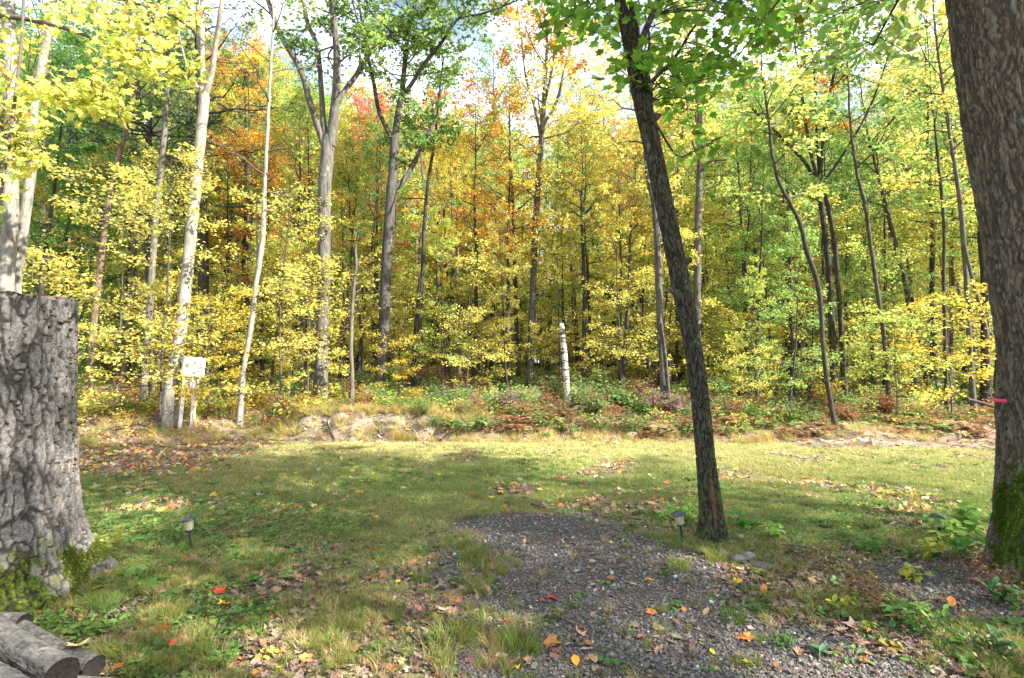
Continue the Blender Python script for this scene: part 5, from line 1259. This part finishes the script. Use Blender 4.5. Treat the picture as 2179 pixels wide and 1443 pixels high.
for i, a in enumerate([(480, 1410, .07, 4, 6, .055, G1, "bright green seedling at the bottom edge beside the red leaves"), (405, 1400, .07, 5, 6, .07, G1, "spreading green seedling below the scarlet leaf"), (212, 1355, .06, 4, 6, .05, G1, "small green seedling between logs and stump"),
                       (263, 1425, .05, 3, 5, .045, G1, "tiny green seedling right of the log ends"), (290, 1438, .05, 3, 5, .045, G2, "tiny pale seedling at the very bottom left"), (270, 1245, .10, 4, 5, .09, G2, "pale green maple seedling right of the stump's moss", L_MAPLE),
                       (320, 1262, .07, 3, 3, .09, (.12, .28, .05), "round-leaved green plant right of the stump", L_ROUND), (535, 1240, .08, 4, 5, .06, G1, "dark green seedling near the single red leaf"), (575, 1340, .05, 3, 5, .06, (.12, .22, .08), "low dusty-green plant left of centre bottom"),
                       (240, 1180, .16, 6, 6, .08, Y2, "yellow-green plant at the stump's right edge"), (1420, 1110, .2, 7, 8, .07, G2, "leafy plant around the middle lamp"), (1465, 1110, .26, 8, 8, .08, G2, "leafy plant between middle lamp and leaning trunk"),
                       (1590, 1130, .2, 8, 7, .09, G1, "green plant right of the leaning trunk"), (1640, 1150, .18, 8, 7, .09, G2, "wider green plant beside the stones"), (1960, 1350, .2, 4, 8, .10, (.20, .42, .08), "bright green broad-leaved plant in the lower right weeds"),
                       (1900, 1330, .2, 4, 8, .09, (.2, .38, .1), "upright green plant left of the bright broad-leaved one"), (1670, 1375, .08, 6, 6, .05, (.10, .22, .05), "dark green seedling on lower right gravel"), (2010, 1170, .3, 8, 9, .11, G2, "tall yellow-green plant hiding the right lamp's stake"),
                       (2060, 1150, .34, 9, 10, .13, G2, "big light green plant between the right lamp and the furrowed trunk"), (2050, 1210, .22, 8, 8, .10, G1, "green plant below the right lamp's big plant"), (1985, 1200, .2, 6, 7, .09, Y2, "yellowing plant under the right lamp"),
                       (2110, 1400, .15, 6, 7, .1, (.12, .26, .1), "blue-green plant at the lower right corner"), (1740, 1390, .04, 2, 3, .13, (.25, .42, .22), "pale round leaf plant low at the lower right", L_ROUND), (1930, 1240, .12, 5, 6, .08, Y2, "yellow seedling on the small right gravel patch", L_MAPLE),
                       (1850, 1180, .14, 7, 7, .08, G1, "green plant in the litter between leaning and furrowed trunks"), (1790, 1300, .12, 6, 6, .07, Y2, "yellow seedlings along the dry stem"), (2150, 1300, .15, 6, 8, .09, (.12, .25, .08), "green plant in front of the furrowed trunk's foot")]):
    plant(*a[:8], **({'tpl': a[8]} if len(a) > 8 else {}), w=.05 + .5 * a[2], seed=i)
# dry arching stems at the lower right
def stem(pts, r0, label, name="dry_stem", mat=B_BROWN, leaves=None, cat="dry stem", group=None):
    q = np.array([[*(lambda g_: (g_[0], g_[1], Hs(*g_) + h_))(G0(px, py))] for px, py, h_ in pts]); q4 = smooth_path(np.concatenate([q, np.linspace(r0, r0 * .3, len(q))[:, None]], 1), 24)
    o = q4[0, :3].copy(); e = empty(name, o, label, cat, group)
    m_ = MB(); tubes(m_, q4[:, :3] - o, q4[:, 3], 6); ob("stem", m_.mesh("stem", True, [mat]), e)
    if leaves:
        r_ = np.random.default_rng(int(pts[0][0])); n_, c_ = leaves; u = r_.integers(8, 24, n_)
        lp = q4[u, :3] - o + r_.normal(0, .045, (n_, 3)) + [0, 0, .02]; ob("withered_leaves", leaves_mesh("leaves", r_, lp, r_.normal(0, 1, (n_, 3)), .024, L_QUAD, M_DRY, 1.), e, color=c_, kind="stuff")
stem([(1680, 1180, .02), (1740, 1235, .12), (1850, 1300, .10), (1980, 1370, .05)], .006, "long reddish bent stem lying right of the stones", leaves=(260, (.2, .10, .05)))
stem([(1650, 1165, .02), (1760, 1240, .20), (1900, 1330, .16), (2150, 1440, .06)], .006, "longest arching dry stem reaching to the lower right corner", leaves=(420, (.26, .20, .07)))
stem([(1680, 1150, .05), (1700, 1230, .04), (1712, 1290, .02)], .004, "short straight dry stem right of the stones")
stem([(2010, 1230, .15), (2080, 1270, .14), (2179, 1310, .05)], .005, "rusty dead frond under the furrowed trunk", leaves=(420, (.17, .08, .045)))
stem([(1760, 1270, .10), (1830, 1290, .13), (1890, 1330, .05)], .004, "rusty dead fern frond right of the gravel", leaves=(320, (.22, .11, .055)))
stem([(1775, 1230, .01), (1800, 1205, .05), (1815, 1180, .10)], .012, "short thick broken twig standing in the litter right of the stones", mat=B_GREY)

# ------------------------------------------------------------------ logs
M_BARKLOG = bark_mat("bark_log", (.085, .078, .07), (.25, .235, .215), (.30, .285, .26), .4, 30, .8, .5, vw=0., use_lc=True)
M_END = plain_mat("log_end", (.012, .008, .006), .95, .8, 60, bump=.8); M_ENDL = plain_mat("fresh_wood", (.5, .33, .17), .8, .2, 20)
def log(a, b, r0, r1, label, end_mat=M_END, seed=0, hollow=0):
    a = np.array(a, float); b = np.array(b, float); d = b - a; L_ = np.linalg.norm(d); d /= L_
    u = np.cross(d, [0, 0, 1.]); u /= np.linalg.norm(u); v = np.cross(u, d)
    nr, nt = 150, 120; s = np.linspace(0, 1, nr); th = np.arange(nt) * 2 * pi / nt; S_, T_ = np.meshgrid(s, th, indexing='ij')
    R_ = r0 + (r1 - r0) * S_; q = np.stack([np.cos(T_) * 1.5, np.sin(T_) * 1.5, S_ * L_ * 2.5], -1).reshape(-1, 3) + seed * 7
    R_ = R_ * (1 + .07 * fbm(q, 3).reshape(S_.shape)) + .003 * fbm(q * [9, 9, 4], 3).reshape(S_.shape)
    qq = np.stack([np.cos(T_) * r0, np.sin(T_) * r0, S_ * L_], -1).reshape(-1, 3) + seed
    qq = qq + .006 * np.stack([noise3(qq * 30), noise3(qq * 30 + 9), 3 * noise3(qq * 12)], 1)
    _, e1, _ = voro(qq * np.array([55, 55, 9])); _, e2, c2 = voro(qq * np.array([26, 26, 18]) + 4)
    peel = sst(.62, .72, c2); kn = sst(.90, .93, c2)
    shd = (.45 + .55 * sst(0, .16, e1)) * (.75 + .25 * sst(0, .1, e2)) * (1 - .6 * kn)
    R_ = R_ + (.0025 * sst(0, .16, e1) - .003 * peel + .006 * kn).reshape(S_.shape)
    c = a + d * (S_ * L_)[..., None] + np.array([0, 0, 1.]) * (.012 * np.sin(S_ * 5 + seed))[..., None]
    X_ = c + R_[..., None] * (u * np.cos(T_)[..., None] + v * np.sin(T_)[..., None])
    e = empty("log", a, label, "log", "log pile by the stump")
    i, j = np.meshgrid(np.arange(nr - 1), np.arange(nt), indexing='ij'); j2 = (j + 1) % nt
    ob("bark", MB().add(X_.reshape(-1, 3) - a, np.stack([i * nt + j, (i + 1) * nt + j, (i + 1) * nt + j2, i * nt + j2], -1).reshape(-1, 4), np.stack([shd, 0 * shd, 0 * shd], 1)).mesh("bark", True, [M_BARKLOG]), e)
    for ring, sg in ((X_[-1], 1), (X_[0], -1)):
        cc = ring.mean(0); m_ = MB(); rings = [ring, cc + (ring - cc) * .93 + d * sg * -.004, cc + (ring - cc) * .5 - d * sg * .008, cc + (ring - cc) * .12 - d * sg * .012]
        r_ = np.random.default_rng(seed); V = np.concatenate([q + r_.normal(0, .0002, q.shape) * (k > 0) for k, q in enumerate(rings)] + [(cc - d * sg * .012)[None]]) - a
        F = np.array([[k * nt + j_, k * nt + (j_ + 1) % nt, (k + 1) * nt + (j_ + 1) % nt, (k + 1) * nt + j_] for k in range(3) for j_ in range(nt)])
        m_.add(V, F); m_.F.append(np.array([[3 * nt + j_, 3 * nt + (j_ + 1) % nt, 4 * nt] for j_ in range(nt)]))
        ob("end_grain", m_.mesh("end_grain", True, [end_mat]), e)
    return e
log(P(-110, 1288, 3.1), P(132, 1436, 2.6), .072, .074, "grey weathered log in the middle of the pile with a dark rotten end", seed=1)
log(P(20, 1330, 3.2), P(200, 1424, 2.86), .050, .052, "thinner log behind the middle one, a maple leaf lying on it", seed=2)
log(P(-160, 1356, 2.75), P(60, 1520, 2.3), .078, .078, "pale grey log nearest the camera in the lower left corner", seed=3)
log(P(-160, 1325, 3.3), P(52, 1328, 3.15), .043, .045, "short log with dark end pointing right, highest at the back of the pile", seed=4)
log(P(-60, 1470, 3.0), P(222, 1470, 2.7), .05, .055, "lowest log of the pile with a fresh pale cut end", end_mat=M_ENDL, seed=5)
o = ob("fallen_leaf", MLV['maple'][0], loc=tuple(P(165, 1376, 2.95) + [0, 0, .01]), rot=(.1, .15, 2.2), scl=(.11,) * 3, color=(.50, .40, .17)); tag(o, "faded straw-coloured maple leaf lying on a log", "leaf", "fallen autumn leaves")

# ------------------------------------------------------------------ solar path lamps
def lathe(mb_, prof, k=24, M=None):
    prof = np.array(prof, float); th = np.arange(k) * 2 * pi / k; V = np.stack([prof[:, None, 0] * np.cos(th), prof[:, None, 0] * np.sin(th), np.repeat(prof[:, 1:2], k, 1)], -1).reshape(-1, 3)
    i, j = np.meshgrid(np.arange(len(prof) - 1), np.arange(k), indexing='ij'); j2 = (j + 1) % k
    return mb_.add(V, np.stack([i * k + j, i * k + j2, (i + 1) * k + j2, (i + 1) * k + j], -1).reshape(-1, 4))
M_CAP = plain_mat("black_plastic", (.035, .037, .042), .32, .2, 8, spec=.6); M_PANEL = plain_mat("solar_cell", (.02, .03, .06), .15, .2, 60, spec=.8)
m, n, l = newmat("frosted_lens")
p = N(n, "ShaderNodeBsdfPrincipled"); p.inputs['Base Color'].default_value = (.62, .60, .40, 1); p.inputs['Roughness'].default_value = .35
tc = N(n, "ShaderNodeTexCoord").outputs['Object']; w_ = tex(n, l, tc, "ShaderNodeTexNoise", 90, 3, (1, 1, .12)); l.new(ramp(n, l, w_, [(.3, (.50, .47, .26)), (.7, (.72, .69, .48))]), p.inputs['Base Color'])
tr_ = N(n, "ShaderNodeBsdfTranslucent"); tr_.inputs[0].default_value = (.7, .68, .45, 1); mx = N(n, "ShaderNodeMixShader"); mx.inputs[0].default_value = .35
l.new(p.outputs[0], mx.inputs[1]); l.new(tr_.outputs[0], mx.inputs[2]); l.new(mx.outputs[0], N(n, "ShaderNodeOutputMaterial").inputs[0]); M_LENS = m
def lamp(px, py, label, tilt):
    x, y = G0(px, py); e = empty("path_lamp", (x, y, Hs(x, y) - .02), label, "garden lamp", "solar path lamps", rot=(tilt[0], tilt[1], .3), scl=(.9, .9, .95))
    ob("stake", lathe(MB(), [(.001, -.08), (.009, -.02), (.011, .18), (.011, .185), (.013, .19)], 12).mesh("stake", True, [M_CAP]), e)
    ob("collar", lathe(MB(), [(.005, .182), (.03, .183), (.037, .188), (.037, .198), (.034, .202), (.005, .203)], 28).mesh("collar", True, [M_CAP]), e)
    ln = ob("lens", lathe(MB(), [(.004, .2035), (.036, .204), (.038, .21), (.049, .285), (.05, .292)], 32).mesh("lens", True, [M_LENS]), e)
    ob("cap", lathe(MB(), [(.03, .288), (.062, .287), (.071, .290), (.073, .294), (.066, .302), (.045, .314), (.03, .319), (.0285, .3195), (.0005, .3195)], 32).mesh("cap", True, [M_CAP]), e)
    V = np.array([[-.022, -.022, .3215], [.022, -.022, .3215], [.022, .022, .3215], [-.022, .022, .3215], [-.022, -.0245, .317], [.022, -.0245, .317], [.022, .0245, .317], [-.022, .0245, .317]])
    ob("solar_panel", MB().add(V, [[0, 1, 2, 3], [0, 4, 5, 1], [1, 5, 6, 2], [2, 6, 7, 3], [3, 7, 4, 0]]).mesh("solar_panel", False, [M_PANEL]), e)
lamp(409, 1175, "garden lamp standing in the grass right of the stump, left one of three", (0, -.14))
lamp(1454, 1158, "garden lamp leaning left beside the leaning black trunk, middle one of three", (0, -.16))
lamp(1994, 1172, "garden lamp half hidden by leafy plants left of the furrowed trunk, right one of three", (.02, .12))

# ------------------------------------------------------------------ utility box on posts
def box(mb_, x0, x1, y0, y1, z0, z1, bev=.004):
    V = np.array([[x, y, z] for x in (x0, x1) for y in (y0, y1) for z in (z0, z1)], float)
    return mb_.add(V, [[0, 1, 3, 2], [4, 6, 7, 5], [0, 4, 5, 1], [2, 3, 7, 6], [0, 2, 6, 4], [1, 5, 7, 3]])
def bbox(name, parent, *a, mat, bev=.006):
    o = ob(name, box(MB(), *a).mesh(name, False, [mat]), parent); b_ = o.modifiers.new("bevel", 'BEVEL'); b_.width = bev; b_.segments = 2; return o
UY = 11.5; ux = (402 - 1089.5) / F_PX * UY; uz = Hs(ux, UY)
M_BOX = plain_mat("grey_enamel", (.62, .62, .60), .45, .12, 6); M_WOOD = plain_mat("post_wood", (.42, .30, .19), .85, .25, 12); M_PVC = plain_mat("grey_conduit", (.55, .55, .54), .5, .1, 8); M_CLIP = plain_mat("dull_metal", (.3, .3, .3), .4, .2, 20)
ut = empty("utility_box", (ux, UY, uz), "pale grey electric box mounted on wooden posts beside the white forked trunk", "electric box", rot=(0, radians(4.), radians(40)))
zt = P(402, 800, UY)[2] - uz
bbox("meter_box", ut, -.20, .20, -.09, .09, zt - .02, zt + .38, mat=M_BOX, bev=.012)
bbox("box_door", ut, -.185, .185, -.104, -.0905, zt, zt + .36, mat=M_BOX, bev=.006)
m_ = MB(); lathe(m_, [(.0005, .0), (.03, .0), (.035, .01), (.035, .03), (.0005, .03)], 20); d_ = ob("latch", m_.mesh("latch", True, [M_CLIP]), ut, loc=(-.12, -.105, zt + .22), rot=(pi / 2, 0, 0))
bbox("backboard", ut, -.17, .13, .0, .03, zt - .27, zt - .025, mat=M_WOOD)
bbox("post", ut, -.16, -.09, .03, .10, -.15, zt - .02, mat=M_PVC, bev=.01); bbox("post", ut, .04, .13, .035, .12, -.15, zt - .02, mat=M_WOOD, bev=.006)
bbox("outlet_box", ut, -.04, .06, -.06, -.002, zt - .24, zt - .10, mat=M_BOX); bbox("outlet_box", ut, .075, .13, -.05, -.002, zt - .16, zt - .06, mat=M_CLIP)
m_ = MB(); tubes(m_, [[-.02, -.03, zt - .24], [.03, -.03, zt - .45], [.05, -.02, .1], [.02, -.02, -.1]], [.014] * 4, 8); tubes(m_, [[.0, -.03, zt - .11], [.0, -.03, zt - .02]], [.02, .02], 10)
tubes(m_, [[.03, -.04, zt - .24], [.06, -.04, zt - .5], [.14, -.03, .15], [.16, 0, -.05]], [.008] * 4, 6)
ob("conduit", m_.mesh("conduit", True, [M_PVC]), ut)
# small red flag stake
fx, fy = (289 - 1089.5) / F_PX * 13, 13.; e = empty("marker_flag", (fx, fy, Hs(fx, fy)), "tiny red marker flag standing in the leaves at the left", "flag")
m_ = MB(); tubes(m_, [[0, 0, -.05], [0, 0, .38]], [.004, .003], 5); ob("wire", m_.mesh("wire", True, [M_CLIP]), e)
ob("cloth", MB().add([[0, 0, .38], [.05, .01, .20], [-.05, -.01, .20], [.0, .02, .18]], [[0, 1, 3], [0, 3, 2]]).mesh("cloth", False, [plain_mat("red_cloth", (.75, .1, .05), .7)]), e)

# ------------------------------------------------------------------ dead wood on the bank
def dead(pts, name, label, mat, group="dead wood on the bank"):
    q = np.array([[*(P(px, py, Y)), w * .42 * Y * PXM] for px, py, Y, w in pts]); q4 = smooth_path(q, 26); o = q4[0, :3].copy()
    m_ = MB(); tubes(m_, q4[:, :3] - o, q4[:, 3], 9); x_ = ob(name, m_.mesh(name, True, [mat]), loc=tuple(o)); tag(x_, label, "branch", group)
dead([(690, 888, 12.0, 5), (740, 889, 11.95, 7), (785, 891, 11.9, 9), (810, 891, 11.9, 8), (835, 896, 11.85, 6), (855, 890, 11.8, 8), (868, 880, 11.8, 3)], "fallen_branch", "pale bare branch lying level along the top of the cut bank", B_WHITE)
dead([(801, 893, 11.75, 5), (806, 912, 11.62, 5), (812, 930, 11.5, 4), (823, 943, 11.4, 3)], "exposed_root", "pale forked root hanging down the cut bank below the branch", B_GREY)
dead([(700, 905, 11.6, 8), (704, 918, 11.5, 6), (712, 935, 11.35, 3)], "exposed_root", "dark root knob in the cut bank, left of the forked root", B_DARK)
dead([(865, 908, 11.75, 9), (900, 918, 11.6, 10), (925, 930, 11.45, 7), (930, 935, 11.4, 3)], "exposed_root", "black root lying at the right end of the cut bank", B_DARK)
dead([(575, 855, 12.6, 4), (600, 866, 12.3, 5), (625, 878, 12.0, 3)], "fallen_branch", "thin grey fallen branch right of the slender pale trunk", B_GREY)
dead([(610, 868, 12.5, 5), (625, 845, 12.4, 4), (630, 825, 12.3, 2)], "fallen_branch", "short upright grey stick beside the thin fallen branch", B_GREY)
dead([(990, 822, 15.5, 5), (1020, 816, 15.6, 6), (1060, 812, 15.8, 4)], "fallen_branch", "leaning dead pole low in the brush left of the orange maple", B_DARK)
dead([(1995, 942, 11.4, 20), (2020, 935, 11.5, 24), (2045, 926, 11.6, 17)], "rotten_log", "short dark rotten log on the bare soil at the right", B_BROWN)
dead([(1820, 918, 11.9, 6), (1860, 923, 11.7, 8), (1900, 925, 11.6, 7), (1930, 928, 11.6, 3)], "fallen_branch", "dark half-buried stick on the dirt mound", B_BROWN)
dead([(1925, 946, 11.1, 4), (1945, 950, 11.0, 6), (1962, 954, 10.9, 3)], "fallen_branch", "small grey stick lying on the bare soil", B_GREY)
dead([(2060, 850, 12.6, 8), (2090, 858, 12.5, 8), (2125, 868, 12.4, 8)], "fallen_branch", "bare pole leaning low left of the furrowed trunk", B_GREY)
dead([(1745, 950, 11.0, 3), (1765, 946, 11.2, 6), (1800, 946, 11.3, 5)], "fallen_branch", "stick at the crooked grey trunk's foot", B_DARK)

# ------------------------------------------------------------------ labels: look-alikes are told apart by their order from the left
same = {}
for o in C.objects:
    if o.parent is None and "label" in o and o.get("group") and "outside" not in o["label"]: same.setdefault((o["label"], o["group"]), []).append(o)
NUM = ['', '', 'two', 'three', 'four', 'five', 'six', 'seven', 'eight']; ORD = ['leftmost', 'second', 'third', 'fourth', 'fifth', 'sixth', 'seventh', 'eighth']
for (lb, _), os_ in same.items():
    k = len(os_)
    if 2 <= k <= 8:
        os_.sort(key=lambda o: o.location.x / max(o.location.y, .1))
        for i, o in enumerate(os_):
            suf = (', left of two' if i == 0 else ', right of two') if k == 2 else (f", {ORD[i]} of {NUM[k]}" if i in (0,) else (f", rightmost of {NUM[k]}" if i == k - 1 else f", {ORD[i]} of {NUM[k]}"))
            if len((lb + suf).replace(',', '').split()) <= 16: o["label"] = lb + suf
